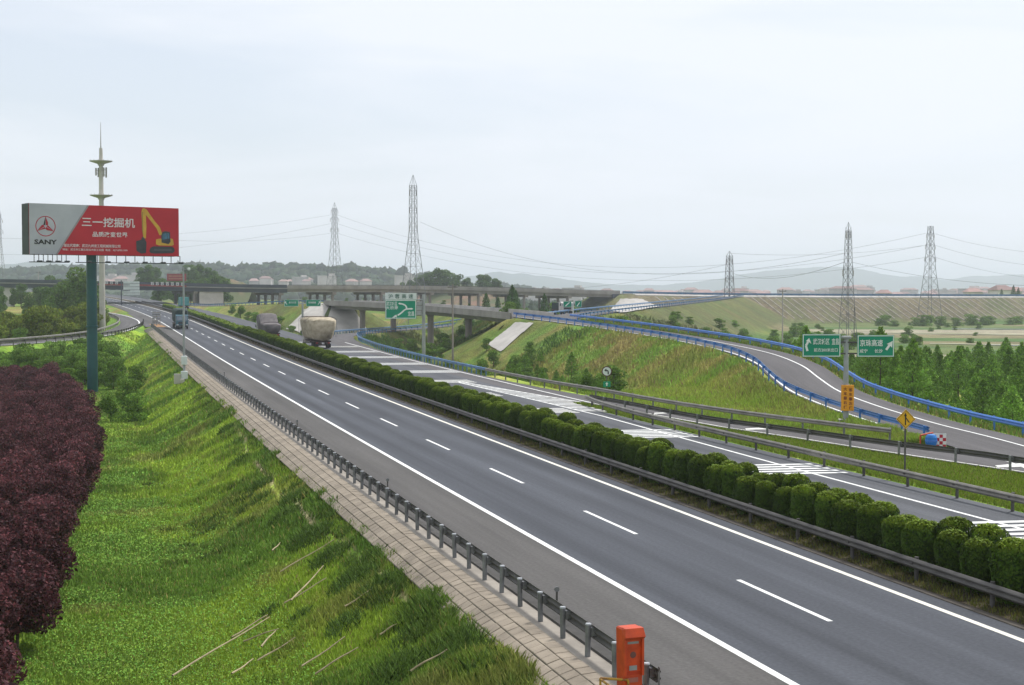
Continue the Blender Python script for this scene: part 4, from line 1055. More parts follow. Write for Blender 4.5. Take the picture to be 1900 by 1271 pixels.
# ribbed revetment on the embankment face
rv = empty('slope_revetment', (300, 560, 0)); tag(rv, 'diagonal concrete ribs laid on the long brown embankment face of the upper highway', 'revetment')
me_cache = {}
for i in range(84):
    x = 214 + i * 3.6
    s_ = upx(x); n0 = UP.at(s_, 14.0, -.5); dn = .62
    if corridor(np.array([x + 3.0]), np.array([n0[1] - 8]), *CORR[3])[1][0] < 11: continue
    pts = [np.array([x + 7.5 * t, n0[1] - 17.5 * t, 0]) for t in np.linspace(0, 1, 7)]
    for p in pts: p[2] = gz1(p[0], p[1])
    pts = [p for p in pts if p[2] > base_z(np.array([p[0]]), np.array([p[1]]))[0] + .5]
    if len(pts) < 3: continue
    q = MB(); q.loft([[tuple(Vector(p) + Vector((a, 0, c))) for (a, c) in ((-.24, -.5), (.24, -.5), (.24, .24), (-.24, .24))] for p in pts])
    o = q.build('slope_rib', M_CONC, rv); o.location = (-300, -560, 0)
q = MB(); S = np.linspace(upx(205), upx(520), 60); q.loft([[tuple(UP.at(s_, o_, z_)) for (o_, z_) in ((13.5, -.5), (15.0, -.9), (15.0, -.35), (13.5, .1))] for s_ in S])
o = q.build('crest_beam', M_CONCP, rv); o.location = (-300, -560, 0)

# ------------------------------------------------------------------ the small curved ramp bridge
rbg = empty('ramp_bridge', (66, 282, -3.5)); tag(rbg, 'small curved concrete ramp bridge on single columns in front of the overpass', 'bridge')
BS0, BS1 = RB.sY(243), RB.sY(353)
def rbb(name, m, b):
    o = b.build(name, m, rbg); o.location = (-66, -282, 3.5); return o
def bsec(sec, st=4.0, s0=BS0, s1=BS1):
    return MB().loft([[tuple(RB.at(q, o_, z_)) for (o_, z_) in sec] for q in np.linspace(s0, s1, max(int((s1 - s0) / st), 2))])
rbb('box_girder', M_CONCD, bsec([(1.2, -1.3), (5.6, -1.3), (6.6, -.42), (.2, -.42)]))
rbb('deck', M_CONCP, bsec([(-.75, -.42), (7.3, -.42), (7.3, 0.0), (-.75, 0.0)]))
rbb('roadway', M_RAMP, bsec([(-.4, .004), (6.9, .004), (6.9, .02), (-.4, .02)]))
rbb('parapet', M_BRIDGEC, bsec([(-.78, -.45), (-.40, -.45), (-.48, .72), (-.70, .72)]))
rbb('parapet', M_CONCP, bsec([(6.95, -.45), (7.33, -.45), (7.25, .72), (7.03, .72)]))
for Y in (256.5, 281, 305, 325.5, 341):
    s_ = RB.sY(Y); p = RB.at(s_, 3.4); zt = p[2] - 1.3; zb = gz1(p[0], p[1]) - .6
    b = MB(); b.tube((p[0], p[1], zb), (p[0], p[1], zt - .5), .66, .66, 18); b.lathe([(.66, zt - .5), (.95, zt - .02)], (p[0], p[1], 0), 18)
    rbb('column', M_PIER, b)
def wing(name, s_, sign, m, ln=9.5):
    """pale slope paving below the bridge end, running down from the abutment"""
    hd = RB.heading(s_); t = np.array([-math.sin(hd), math.cos(hd)]) * sign; n_ = np.array([math.cos(hd), math.sin(hd)]); p = RB.at(s_)
    rows = []
    for k_ in np.linspace(0, 1, 6):
        dpt = ln * k_
        rows.append([(p[0] + n_[0] * o_ + t[0] * (dpt if abs(f_) < 1 else dpt) + (0 if abs(f_) < 1 else 0), p[1] + n_[1] * o_ + t[1] * dpt, p[2] - .6 - 7.7 * k_ * (1 if abs(f_) < 1 else 1)) for (o_, f_) in ((-.9 - 1.6 * k_, 1), (-.5, 0), (3, 0), (6.8, 0), (7.6 + 1.6 * k_, 1))])
    o = slope_sheet(name, rows, m, rbg); o.location = (-66, -282, 3.5)
    rows2 = [[(p[0] + n_[0] * (-.9 - 1.6 * k_ - u * (3.2 + 2 * k_)) + t[0] * (ln * k_ - u * 5.0), p[1] + n_[1] * (-.9 - 1.6 * k_ - u * (3.2 + 2 * k_)) + t[1] * (ln * k_ - u * 5.0), p[2] - .55 - 7.7 * k_ - u * .9 + .0 * u) for u in np.linspace(0, 1, 4)] for k_ in np.linspace(0, 1, 6)]
    o = slope_sheet('wing_slope', rows2, M_CONCP, rbg); o.location = (-66, -282, 3.5)
wing('slope_paving', BS0, 1, M_CONCD)
wing('slope_paving', BS1, -1, M_CONCD, 12)

# ------------------------------------------------------------------ billboard
def cam_pt(px, d):
    """a point on the ground plan: d metres ahead of the camera, seen in column px of the photograph"""
    xc = (px - 950) / 2755 * d; a = R(15.607)
    return (xc * math.cos(a) + d * math.sin(a), d * math.cos(a) - xc * math.sin(a))
pl_, pr_ = cam_pt(56, 178), cam_pt(333, 189.5)
bw = math.hypot(pr_[0] - pl_[0], pr_[1] - pl_[1]); brz = math.atan2(pr_[1] - pl_[1], pr_[0] - pl_[0])
bx, by = (pl_[0] + pr_[0]) / 2, (pl_[1] + pr_[1]) / 2
BB = empty('billboard', (bx, by, gz1(bx, by)), brz); tag(BB, 'large red and grey excavator billboard on a thick dark green pole', 'billboard')
zb0 = 13.45 - BB.location.z; bh = 6.1; zm = zb0 + bh / 2
px0 = -bw / 2 + bw * .425
m_ = MB().tube((px0, 1.3, -.5), (px0, 1.3, zb0 + 2), .66, .62, 24); m_.build('pole', M_BBPOLE, BB, smooth=False)
MB().lathe([(.66, 8.0), (.74, 8.05), (.74, 8.25), (.66, 8.3)], (px0, 1.3, 0), 24).build('pole_collar', M_BBPOLE, BB)
pan = MB().box((0, .06, zm), (bw, .12, bh)).build('panel', M_RED, BB)
fr = MB()
for z in (zb0 + .05, zb0 + bh - .05): fr.box((0, 1.3, z), (bw + .05, 2.2, .12))
fr.box((0, 2.55, zm), (bw, .12, bh))
for x in (-bw / 2 + .06, bw / 2 - .06):
    for z in np.linspace(zb0 + .3, zb0 + bh - .3, 9): fr.box((x, 1.3, z), (.1, 2.3, .09))
    for y in (.25, 1.3, 2.4): fr.box((x, y, zm), (.12, .12, bh - .1))
for x in np.linspace(-bw / 2 + 1.5, bw / 2 - 1.5, 7): fr.tube((x, .15, zb0 + .3), (x, 2.4, zb0 + bh - .4), .06, .06, 6)
fr.build('frame', M_BBST, BB)
MB().box((-bw / 2 - .03, 1.25, zm), (.04, 2.3, bh - .05)).build('side_sheet', M_BBST, BB)
# catwalk with lamps
for (xa, xb) in ((-bw / 2 - .3, -bw * .27), (-bw * .22, bw / 2)):
    MB().box(((xa + xb) / 2, -.9, zb0 - .95), (xb - xa, .5, .1)).build('catwalk', M_BBST, BB)
for i, x in enumerate(list(np.linspace(-bw / 2 + .3, -bw * .28, 8)) + list(np.linspace(-bw * .2, bw / 2 - .2, 12))):
    hgr = MB().box((x, -.72, zb0 - .48), (.07, .07, .95)).box((x, -.35, zb0 - .02), (.07, .75, .06)).build('lamp_arm', M_BBST, BB)
    if i % 2: MB().rbox((x, -1.05, zb0 - .86), (.62, .34, .22), .05).build('lamp_head', M_BBST, hgr)
def print_poly(name, pts, m, y):
    """flat printed shape on the panel (coordinates as fractions of the panel)"""
    me = bpy.data.meshes.new(name); me.from_pydata([(-bw / 2 + u * bw, y, zb0 + v * bh) for u, v in pts], [], [tuple(range(len(pts)))]); me.materials.append(m)
    return obj(name, me, pan)
Y1, Y2, Y3, Y4 = -.012, -.024, -.036, -.048
print_poly('grey_field', [(0, 0), (.165, 0), (.375, 1), (0, 1)], M_BBG, Y1)
print_poly('grey_band', [(.165, 0), (.178, 0), (.388, 1), (.375, 1)], mat('band_grey', (.30, .27, .28), None, 1, .5), Y1)
# ring and three-armed emblem
asp = bw / bh
def ring(u, v, r0, r1, m, n=40):
    V = []
    for i in range(n):
        t = 2 * math.pi * i / n
        for r in (r0, r1): V.append((-bw / 2 + u * bw + r * math.cos(t), Y2, zb0 + v * bh + r * math.sin(t)))
    me = bpy.data.meshes.new('emblem_ring'); me.from_pydata(V, [], [(2 * i, 2 * i + 1, (2 * i + 3) % (2 * n), (2 * i + 2) % (2 * n)) for i in range(n)]); me.materials.append(m); return obj('emblem_ring', me, pan)
ring(.103, .555, 1.13, 1.23, M_REDP)
for k_ in range(3):
    a = R(90 + 120 * k_)
    def pol(r, da): return (.103 + r * math.cos(a + R(da)) / bw, .555 + r * math.sin(a + R(da)) / bh)
    print_poly('emblem_arm', [pol(1.2, 0), pol(.52, -38), pol(.34, -62), pol(.10, -20)], M_REDP, Y3)
    print_poly('emblem_arm', [pol(1.2, 0), pol(.12, 20), pol(.30, 60), pol(.36, 40)], M_BLACK if k_ == 0 else M_REDP, Y3)
def btext(b_, u, v, h, m, wd=None, bold=.012, spacing=1.0):
    return text(b_, h * bh, m, pan, -bw / 2 + u * bw, zb0 + v * bh, Y3, 'lettering', bold, spacing, None if wd is None else wd * bw)
btext('SANY', .103, .245, .095, M_BLACK, .145, .035)
btext('三一挖掘机', .515, .665, .195, M_WPRINT, .355, .010)
btext('品质改变世界', .525, .42, .105, M_WPRINT, .235, .012)
btext('湖北代理商：武汉九州龙工程机械有限公司', .405, .185, .065, M_WPRINT, .375, .008)
btext('地址：武汉市江夏区纸坊大街工业园  电话：027-87951999', .425, .105, .045, M_WPRINT, .43, .006)
# the printed excavator
print_poly('excavator_boom', [(.745, .93), (.755, .985), (.775, .95), (.83, .72), (.865, .60), (.885, .44), (.862, .43), (.845, .56), (.80, .73), (.77, .84), (.752, .86)], M_YPRINT, Y2)
print_poly('excavator_arm', [(.738, .90), (.745, .97), (.757, .98), (.768, .93), (.772, .60), (.768, .36), (.752, .36), (.742, .52), (.741, .70)], M_YPRINT, Y3)
print_poly('arm_shade', [(.741, .90), (.748, .90), (.750, .40), (.742, .52)], M_YPRINTD, Y4)
print_poly('excavator_bucket', [(.70, .30), (.735, .33), (.745, .40), (.758, .36), (.772, .28), (.768, .06), (.735, .045), (.702, .10)], M_DKPRINT, Y4)
print_poly('excavator_body', [(.838, .24), (.838, .34), (.86, .36), (.94, .37), (.957, .36), (.964, .24), (.95, .22), (.86, .22)], M_YPRINT, Y2)
print_poly('excavator_cab', [(.877, .28), (.874, .42), (.884, .50), (.905, .52), (.937, .50), (.940, .30), (.925, .25)], M_DKPRINT, Y3)
print_poly('excavator_glass', [(.883, .34), (.884, .46), (.912, .48), (.916, .36)], M_CYPRINT, Y4)
print_poly('excavator_glass', [(.919, .36), (.917, .48), (.931, .47), (.932, .37)], M_CYPRINT, Y4)
print_poly('excavator_track', [(.79, .10), (.80, .17), (.82, .20), (.95, .20), (.965, .17), (.97, .11), (.955, .065), (.83, .05), (.80, .06)], M_DKPRINT, Y3)
print_poly('track_frame', [(.82, .105), (.825, .15), (.945, .155), (.948, .11)], mat('track_grey', (.08, .08, .085), None, 2, .5), Y4)

# ------------------------------------------------------------------ telecom tower
tx, ty = cam_pt(190, 303)
TW = empty('telecom_tower', (tx, ty, gz1(tx, ty))); tag(TW, 'pale cream telecom tower with two saucer platforms behind the billboard', 'tower')
zt = TW.location.z
def tz(py): return 8.9 + (542 - py) * 303 / 2755 - zt
MB().tube((0, 0, -.5), (0, 0, tz(385)), .62, .55, 20).build('shaft', M_TOWER, TW, smooth=False)
MB().tube((0, 0, tz(385)), (0, 0, tz(300)), .48, .42, 16).build('upper_shaft', M_TOWER, TW)
MB().tube((0, 0, tz(300)), (0, 0, tz(276)), .38, .33, 16).build('top_section', M_TOWER, TW)
MB().tube((0, 0, tz(276)), (0, 0, tz(228)), .11, .03, 8).build('lightning_rod', M_TOWERD, TW)
for pz in (300, 363):
    z = tz(pz); pf = MB().lathe([(.5, z - .95), (.75, z - .55), (2.25, z - .08), (2.3, z + .04), (.5, z + .12)], (0, 0, 0), 24).build('platform', M_TOWER, TW)
    q = MB()
    for i in range(14): a = 6.2832 * i / 14; q.tube((2.2 * math.cos(a), 2.2 * math.sin(a), z), (2.2 * math.cos(a), 2.2 * math.sin(a), z + .25), .03, .03, 5)
    q.build('platform_rail', M_TOWERD, pf)
for i, (a, z0_, z1_) in enumerate(((R(15), 330, 311), (R(200), 327, 313), (R(-60), 329, 312), (R(120), 329, 312))):
    x, y = 1.05 * math.cos(a), 1.05 * math.sin(a)
    an = MB().rbox((x, y, (tz(z0_) + tz(z1_)) / 2), (.34, .26, tz(z1_) - tz(z0_)), .05).build('antenna', M_TOWERD, TW)
    MB().tube((x * .4, y * .4, tz(z1_) - .5), (x, y, tz(z1_) - .5), .05, .05, 6).tube((x * .4, y * .4, tz(z0_) + .5), (x, y, tz(z0_) + .5), .05, .05, 6).build('bracket', M_TOWERD, an)

# ------------------------------------------------------------------ camera pole on the slope
cx_, cy_ = cam_pt(341, 161); cz_ = gz1(cx_, cy_)
CP = empty('camera_pole', (cx_, cy_, cz_)); tag(CP, 'slim grey camera pole with cabinets standing on the grass slope beside the near guardrail', 'pole')
ph_ = 11.6 - cz_
MB().tube((0, 0, -.4), (0, 0, ph_), .15, .09, 12).build('mast', M_POLE, CP)
MB().rbox((0, -.12, 2.35), (.62, .5, .95), .04).build('cabinet', M_WHITES, CP)
MB().rbox((.0, -.1, .75), (.72, .55, .85), .04).build('cabinet', M_WHITES, CP)
MB().rbox((-.75, -.3, .35), (.7, .6, 1.1), .05).build('ground_box', M_CONCP, CP)
MB().rbox((-.25, -.5, .12), (.5, .4, .5), .05).build('ground_box', M_CONCP, CP)
MB().tube((0, 0, ph_ - .3), (.55, -.1, ph_ - .15), .04, .04, 8).build('bracket', M_POLE, CP)
MB().rbox((.55, -.3, ph_ - .2), (.28, .75, .28), .05).build('camera_housing', M_WHITES, CP)

# ------------------------------------------------------------------ road signs
def sign_panel(parent, x0, x1, z0, z1, m, y=-.22, border=True, name='panel', bm=None):
    p = MB().box(((x0 + x1) / 2, y + .03, (z0 + z1) / 2), (x1 - x0, .05, z1 - z0)).build(name, m, parent)
    if border:
        b = MB(); t = min(x1 - x0, z1 - z0) * .035; q = y - .008
        for z in (z0 + t, z1 - t): b.box(((x0 + x1) / 2, q, z), (x1 - x0 - t, .012, t))
        for x in (x0 + t, x1 - t): b.box((x, q, (z0 + z1) / 2), (t, .012, z1 - z0 - 3 * t))
        b.build('border', bm or M_SIGNW, p)
    return p
def shape(parent, pts, m, y, name='arrow'):
    me = bpy.data.meshes.new(name); me.from_pydata([(x, y, z) for x, z in pts] + [(x, y + .008, z) for x, z in pts], [], [tuple(range(len(pts)))] + [tuple(range(2 * len(pts) - 1, len(pts) - 1, -1))]); me.materials.append(m)
    return obj(name, me, parent)
def stroke(parent, pts, wd, m, y, name='arrow'):
    b = MB()
    for (a, c) in zip(pts[:-1], pts[1:]):
        d = Vector((c[0] - a[0], c[1] - a[1])); n_ = Vector((-d.y, d.x)).normalized() * wd / 2
        b.add([(a[0] + n_.x, y, a[1] + n_.y), (a[0] - n_.x, y, a[1] - n_.y), (c[0] - n_.x, y, c[1] - n_.y), (c[0] + n_.x, y, c[1] + n_.y)], [(0, 1, 2, 3)])
    return b.build(name, m, parent)
# big diagram sign beside the auxiliary lane
SX, SY = 42.6, 197.0; sz = gz1(SX, SY); dS = .269 * SX + .963 * SY
SG = empty('diagram_sign', (SX, SY, sz), R(-13)); tag(SG, 'large green junction diagram sign with a white top strip on a cantilever post', 'road sign')
def sgz(py): return 8.9 + (542 - py) * dS / 2755 - sz
def sgx(px): return (px - 785.5) * dS / 2755
MB().tube((0, 0, -.4), (0, 0, sgz(546)), .26, .22, 14).build('post', M_POLE, SG)
for pz in (556, 569, 585): MB().tube((0, -.1, sgz(pz)), (sgx(745), -.1, sgz(pz)), .09, .09, 8).build('arm', M_POLE, SG)
p = sign_panel(SG, sgx(714.5), sgx(772), sgz(591.5), sgz(556.3), M_GREENS, name='panel')
p2 = sign_panel(SG, sgx(714.5), sgx(772.5), sgz(556.0), sgz(543.5), M_WHITES, border=False, name='title_strip')
W_ = sgx(772) - sgx(714.5); X0, Z0, HH = sgx(714.5), sgz(591.5), sgz(556.3) - sgz(591.5)
def su(u): return X0 + u * W_
def sv(v): return Z0 + v * HH
for i, ch in enumerate('沪蓉高速'): text(ch, .62, M_DGREEN, p2, su(.17 + i * .218), (sgz(556) + sgz(543.5)) / 2, -.235, bold=.012)
text('武汉城区', .56, M_SIGNW, p, su(.215), sv(.80), -.235, width=W_ * .34, bold=.012)
for i, ch in enumerate('大桥南'): text(ch, .5, M_SIGNW, p, su(.085 + i * .135), sv(.585), -.235, bold=.012)
text('宜昌', .66, M_SIGNW, p, su(.83), sv(.27), -.235, width=W_ * .20, bold=.012)
stroke(p, [(su(.40), sv(.18)), (su(.53), sv(.33)), (su(.62), sv(.47)), (su(.685), sv(.515)), (su(.77), sv(.525)), (su(.85), sv(.53))], .2, M_SIGNW, -.236)
stroke(p, [(su(.685), sv(.51)), (su(.685), sv(.62)), (su(.64), sv(.72)), (su(.55), sv(.785)), (su(.46), sv(.80))], .2, M_SIGNW, -.239)
shape(p, [(su(.90), sv(.53)), (su(.845), sv(.585)), (su(.845), sv(.475))], M_SIGNW, -.241); shape(p, [(su(.415), sv(.81)), (su(.475), sv(.86)), (su(.475), sv(.745))], M_SIGNW, -.241)
shape(p, [(su(.22), sv(.06)), (su(.32), sv(.20)), (su(.37), sv(.22)), (su(.375), sv(.06)), (su(.34), sv(.10)), (su(.29), sv(.06))], M_SIGNW, -.241, 'triangle')
for i in range(3): MB().rbox((sgx(778 - i * .5), -.15, sgz(563 + i * 9)), (.7, .35, .55), .05).build('equipment_box', M_POLE, SG)
# twin signs before the small bridge
TX, TY = cam_pt(561.5, 300); tz0 = float(zr(TY)) - .3
TS = empty('twin_sign', (TX, TY, tz0), R(-10)); tag(TS, 'far pair of small green direction signs on one T-post above the hay truck', 'road sign')
def tx_(px): return (px - 561.5) * 300 / 2755
def tz_(py): return 8.9 + (542 - py) * 300 / 2755 - tz0
MB().tube((0, 0, -.6), (0, 0, tz_(560)), .24, .2, 12).build('post', M_POLE, TS)
MB().tube((tx_(531), .0, tz_(563)), (tx_(594), .0, tz_(563)), .1, .1, 8).build('arm', M_POLE, TS)
for (a, b_, s_) in ((528, 554, -1), (568, 595, 1)):
    p = sign_panel(TS, tx_(a), tx_(b_), tz_(568.5), tz_(556), M_GREENS)
    x0_, x1_ = tx_(a), tx_(b_); xm = (x0_ + x1_) / 2 - s_ * .25; zc = tz_(562)
    text('京珠高速' if s_ > 0 else '武汉城区', .4, M_SIGNW, p, xm, zc + .08, -.236, width=1.5, bold=.012)
    ax = x0_ + .35 if s_ < 0 else x1_ - .35
    stroke(p, [(ax - s_ * .2, zc - .35), (ax + s_ * .12, zc + .12)], .13, M_SIGNW, -.237); shape(p, [(ax + s_ * .22, zc + .32), (ax - s_ * .12, zc + .22), (ax + s_ * .25, zc - .08)], M_SIGNW, -.239)
# the right-hand gore pole with two green signs and an amber board
GXp, GYp = cam_pt(1570.5, 101.5); gz_ = gz1(GXp, GYp)
GS = empty('gore_sign', (GXp, GYp, gz_), R(-15)); tag(GS, 'grey pole in the gore carrying two green direction signs and an amber text board', 'road sign')
dG = 101.5
def ex(px): return (px - 1570.5) * dG / 2755
def ez(py): return 8.9 + (542 - py) * dG / 2755 - gz_
MB().tube((0, 0, -.4), (0, 0, ez(627)), .20, .16, 16).build('post', M_POLE, GS)
MB().rbox((0, -.02, ez(626)), (.62, .42, .22), .05).build('post_head', M_POLE, GS)
for z in (635, 656): MB().box((0, -.1, ez(z)), (ex(1590) - ex(1551), .09, .1)).build('bracket', M_GALVD, GS)
MB().box((0, .02, .12), (.9, .9, .3)).build('footing', M_CONCP, GS)
p = sign_panel(GS, ex(1487.5), ex(1558.5), ez(662), ez(619.5), M_GREENS, y=-.26)
wL = ex(1558.5) - ex(1487.5)
text('武汉城区', .42, M_SIGNW, p, ex(1522.5), ez(633.5), -.275, width=wL * .43, bold=.012); text('宜昌', .44, M_SIGNW, p, ex(1548.5), ez(633.5), -.275, width=wL * .18, bold=.012)
text('前方200米出口', .26, M_SIGNW, p, ex(1531), ez(649), -.275, width=wL * .62, bold=.012)
stroke(p, [(ex(1497), ez(651)), (ex(1494), ez(641)), (ex(1498), ez(634))], .15, M_SIGNW, -.276); shape(p, [(ex(1500), ez(627)), (ex(1504), ez(637.5)), (ex(1499), ez(634)), (ex(1494), ez(632.5))], M_SIGNW, -.279)
p = sign_panel(GS, ex(1589.5), ex(1658), ez(662), ez(621.5), M_GREENS, y=-.26)
wR = ex(1658) - ex(1589.5)
text('京珠高速', .46, M_SIGNW, p, ex(1615.5), ez(636), -.275, width=wR * .62, bold=.012)
text('咸宁', .27, M_SIGNW, p, ex(1601), ez(651), -.275, bold=.012); text('长沙', .27, M_SIGNW, p, ex(1629), ez(651), -.275, bold=.012)
stroke(p, [(ex(1643), ez(649)), (ex(1650), ez(639))], .16, M_SIGNW, -.276); shape(p, [(ex(1655), ez(632.5)), (ex(1654), ez(645)), (ex(1650), ez(640.5)), (ex(1644), ez(638))], M_SIGNW, -.279)
p = MB().rbox((ex(1572), -.26, (ez(762) + ez(714)) / 2), (ex(1584) - ex(1560.5), .10, ez(714) - ez(762)), .02).build('amber_board', M_ORSIGN, GS)
for c_, chars in ((1567.5, '大车靠右行'), (1577.5, '客车靠左行')):
    for i, ch in enumerate(chars): text(ch, .235, M_BROWN, p, ex(c_), ez(721.5 + i * 8.4 + (1.5 if c_ > 1570 else 0)), -.318, bold=.03)
MB().rbox((ex(1571), -.18, ez(750)), (.12, .1, .12), .02).build('clamp', M_GALVD, GS)
# merge warning diamond
WX, WY = cam_pt(1681.5, 71.0); wz = gz1(WX, WY); dW = 71.0
MS = empty('merge_sign', (WX, WY, wz), R(-14)); tag(MS, 'yellow diamond merge warning sign on a thin dark post in the grass strip', 'road sign')
def wzz(py): return 8.9 + (542 - py) * dW / 2755 - wz
MB().tube((0, 0, -.3), (0, 0, wzz(765)), .045, .045, 10).build('post', M_GALVD, MS)
zc = wzz(778); r_ = .47
def diamond(name, rr, y, th, m, parent): return MB().prism([(0, zc - rr), (rr, zc), (0, zc + rr), (-rr, zc)], y, y + th).build(name, m, parent)
pd = diamond('panel', r_, -.09, .03, M_YEL, MS)
b = MB()
for i in range(4):
    q0 = [(0, -1), (1, 0), (0, 1), (-1, 0)][i]; q1 = [(1, 0), (0, 1), (-1, 0), (0, -1)][i]
    b.add([(q0[0] * .43, -.094, zc + q0[1] * .43), (q1[0] * .43, -.094, zc + q1[1] * .43), (q1[0] * .405, -.094, zc + q1[1] * .405), (q0[0] * .405, -.094, zc + q0[1] * .405)], [(0, 1, 2, 3)])
b.build('border', M_BLACK, pd)
stroke(pd, [(-.02, zc - .28), (-.02, zc + .15)], .055, M_BLACK, -.095); stroke(pd, [(.17, zc - .16), (.08, zc - .04), (-.01, zc + .09)], .05, M_BLACK, -.098)
shape(pd, [(-.02, zc + .32), (-.09, zc + .15), (.05, zc + .15)], M_BLACK, -.1)
# no-left-turn roundel
NX, NY = 43.4, 124.2; nz_ = gz1(NX, NY); dN = .269 * NX + .963 * NY
NS = empty('roundel_sign', (NX, NY, nz_), R(-12)); tag(NS, 'round white no-turning sign with a small green plate at the foot of the bank', 'road sign')
def nzz(py): return 8.9 + (542 - py) * dN / 2755 - nz_
MB().tube((0, 0, -.3), (0, 0, nzz(680)), .045, .045, 10).build('post', M_GALVD, NS)
zc = nzz(689)
def disc(r, y, m, parent, name, th=.02, n=28): return MB().prism([(r * math.cos(6.2832 * i / n), zc + r * math.sin(6.2832 * i / n)) for i in range(n)], y, y + th).build(name, m, parent)
pd = disc(.46, -.09, mat('sign_rim', (.10, .04, .035), None, 2, .5), NS, 'panel')
disc(.37, -.098, M_WHITES, pd, 'white_face', .006)
stroke(pd, [(.12, zc - .28), (.12, zc - .02), (.05, zc + .08), (-.06, zc + .1)], .11, M_BLACK, -.104); shape(pd, [(-.24, zc + .10), (-.04, zc + .25), (-.04, zc - .05)], M_BLACK, -.106)
pg = MB().rbox((0, -.08, nzz(713)), (.66, .03, .5), .01).build('green_plate', M_GREENS, NS)
shape(pg, [(-.05, nzz(713) - .15), (.05, nzz(713) - .15), (.05, nzz(713) + .03), (.14, nzz(713) + .03), (0, nzz(713) + .18), (-.14, nzz(713) + .03), (-.05, nzz(713) + .03)], M_SIGNW, -.1)
# chequered gore board with blue drum
KX, KY = cam_pt(1745, 84.5); kz = gz1(KX, KY)
KB = empty('chequered_board', (KX, KY, kz), R(-14)); tag(KB, 'red and white chequered board at the nose of the ramp gore', 'barrier board')
bk = MB().box((0, 0, .52), (.80, .05, .86)).build('backing', M_WHITES, KB)
for i in range(4):
    for j in range(4):
        MB().box((-.285 + i * .19, -.032, .235 + j * .19), (.186, .012, .186)).build('square', M_REDP if (i + j) % 2 else M_WPRINT, KB)
for x in (-.3, .3): MB().box((x, .06, .25), (.06, .06, .5)).build('leg', M_GALVD, KB)
DR = empty('blue_drum', (KX - .55, KY - .05, kz)); tag(DR, 'bright blue rounded rail end buffer beside the chequered board', 'buffer')
MB().lathe([(.05, .25), (.27, .30), (.33, .45), (.33, .75), (.25, .90), (.05, .95)], (0, 0, 0), 18).build('drum', mat('drum_blue', (.02, .20, .55), (.015, .15, .45), 2, .4), DR)
MB().lathe([(.34, .5), (.35, .52), (.35, .6), (.34, .62)], (0, 0, 0), 18).build('band', M_BLUE, DR)
MB().box((0, 0, .12), (.25, .25, .3)).build('foot', M_CONC, DR)
ob = empty('orange_frame', (KX - .75, KY + .35, kz)); tag(ob, 'low orange-red tubular frame behind the blue buffer', 'barrier')
MB().tube((-.25, 0, 0), (-.25, 0, .85), .05, .05, 8).build('leg', M_ORANGE, ob); MB().tube((.55, 0, 0), (.55, 0, .98), .05, .05, 8).build('leg', M_ORANGE, ob); MB().tube((-.25, 0, .85), (.55, 0, .98), .05, .05, 8).build('top_bar', M_ORANGE, ob)
tag(quadsheet('sandy_patch', [(KX - 3.6, KY + .3, kz + .10), (KX - .3, KY - 1.2, kz + .10), (KX - .2, KY + .8, kz + .10), (KX - 2.6, KY + 6.2, kz + .12), (KX - 4.2, KY + 6.0, kz + .12)], M_CONCP), kind='structure')
# small signs above the far truck
CX_, CY_ = 81.7, 252.0; c0 = gz1(CX_, CY_); dC = .269 * CX_ + .963 * CY_
CS = empty('junction_sign', (CX_, CY_, c0), R(-12)); tag(CS, 'tiny pair of green signs on a white post where the far ramps meet', 'road sign')
def cz(py): return 8.9 + (542 - py) * dC / 2755 - c0
MB().tube((0, 0, -.3), (0, 0, cz(560)), .12, .1, 10).build('post', M_WHITES, CS)
for (a, b_, z0_, z1_) in ((1045, 1060.5, 570, 559), (1066.5, 1079.5, 570, 558)):
    p = sign_panel(CS, (a - 1063.5) * dC / 2755, (b_ - 1063.5) * dC / 2755, cz(z0_), cz(z1_), M_GREENS)
    stroke(p, [((a + 4 - 1063.5) * dC / 2755, cz(568)), ((b_ - 4 - 1063.5) * dC / 2755, cz(561))], .16, M_SIGNW, -.24)
# sign seen from behind, on a post left of the road under the overpass
QX, QY = cam_pt(229, 505); q0 = float(zr(QY)) - .1
QS = empty('sign_back', (QX - .6, QY, q0), R(-20)); tag(QS, 'grey ribbed back of a large road sign beyond the exit loop, under the overpass', 'road sign')
MB().tube((0, 0, -.5), (0, 0, 8.6), .2, .17, 12).build('post', M_BRIDGED, QS)
b = MB().box((3.5, 0, 5.9), (5.6, .06, 4.6)).build('panel', M_WHITES, QS)
for z in (4.3, 5.35, 6.4, 7.5): MB().box((3.5, -.09, z), (5.6, .12, .22)).build('rib', M_POLE, QS)
MB().tube((0, -.1, 5.0), (3.0, -.1, 5.0), .1, .1, 8).build('arm', M_BRIDGED, QS); MB().tube((0, -.1, 7.0), (3.0, -.1, 7.0), .1, .1, 8).build('arm', M_BRIDGED, QS)
# slatted marker stand in the left gore
VX, VY = 12.3, 329.0; vz = gz1(VX, VY)
VS = empty('slatted_marker', (VX, VY, max(vz, 1.2)), R(-5)); tag(VS, 'tall slatted marker stand in the sandy gore where the exit loop leaves the road', 'barrier')
for x in (-.75, 0, .75): MB().box((x, 0, 1.55), (.16, .14, 3.1)).build('upright', M_POLE, VS)
for i in range(7): MB().box((0, -.09, .45 + i * .41), (1.7, .05, .22)).build('slat', M_GALV if i % 2 else M_CONCD, VS)
sp = Path([(12.9, 318, 1.62), (12.6, 330, 1.7), (12.2, 340, 1.82)], 2); tag(ribbon('gore_soil', sp, 0, sp.L, -1.2, 1.0, .0, mat('orange_soil', (.34, .19, .09), (.24, .14, .07), 1, .95)), kind='structure')

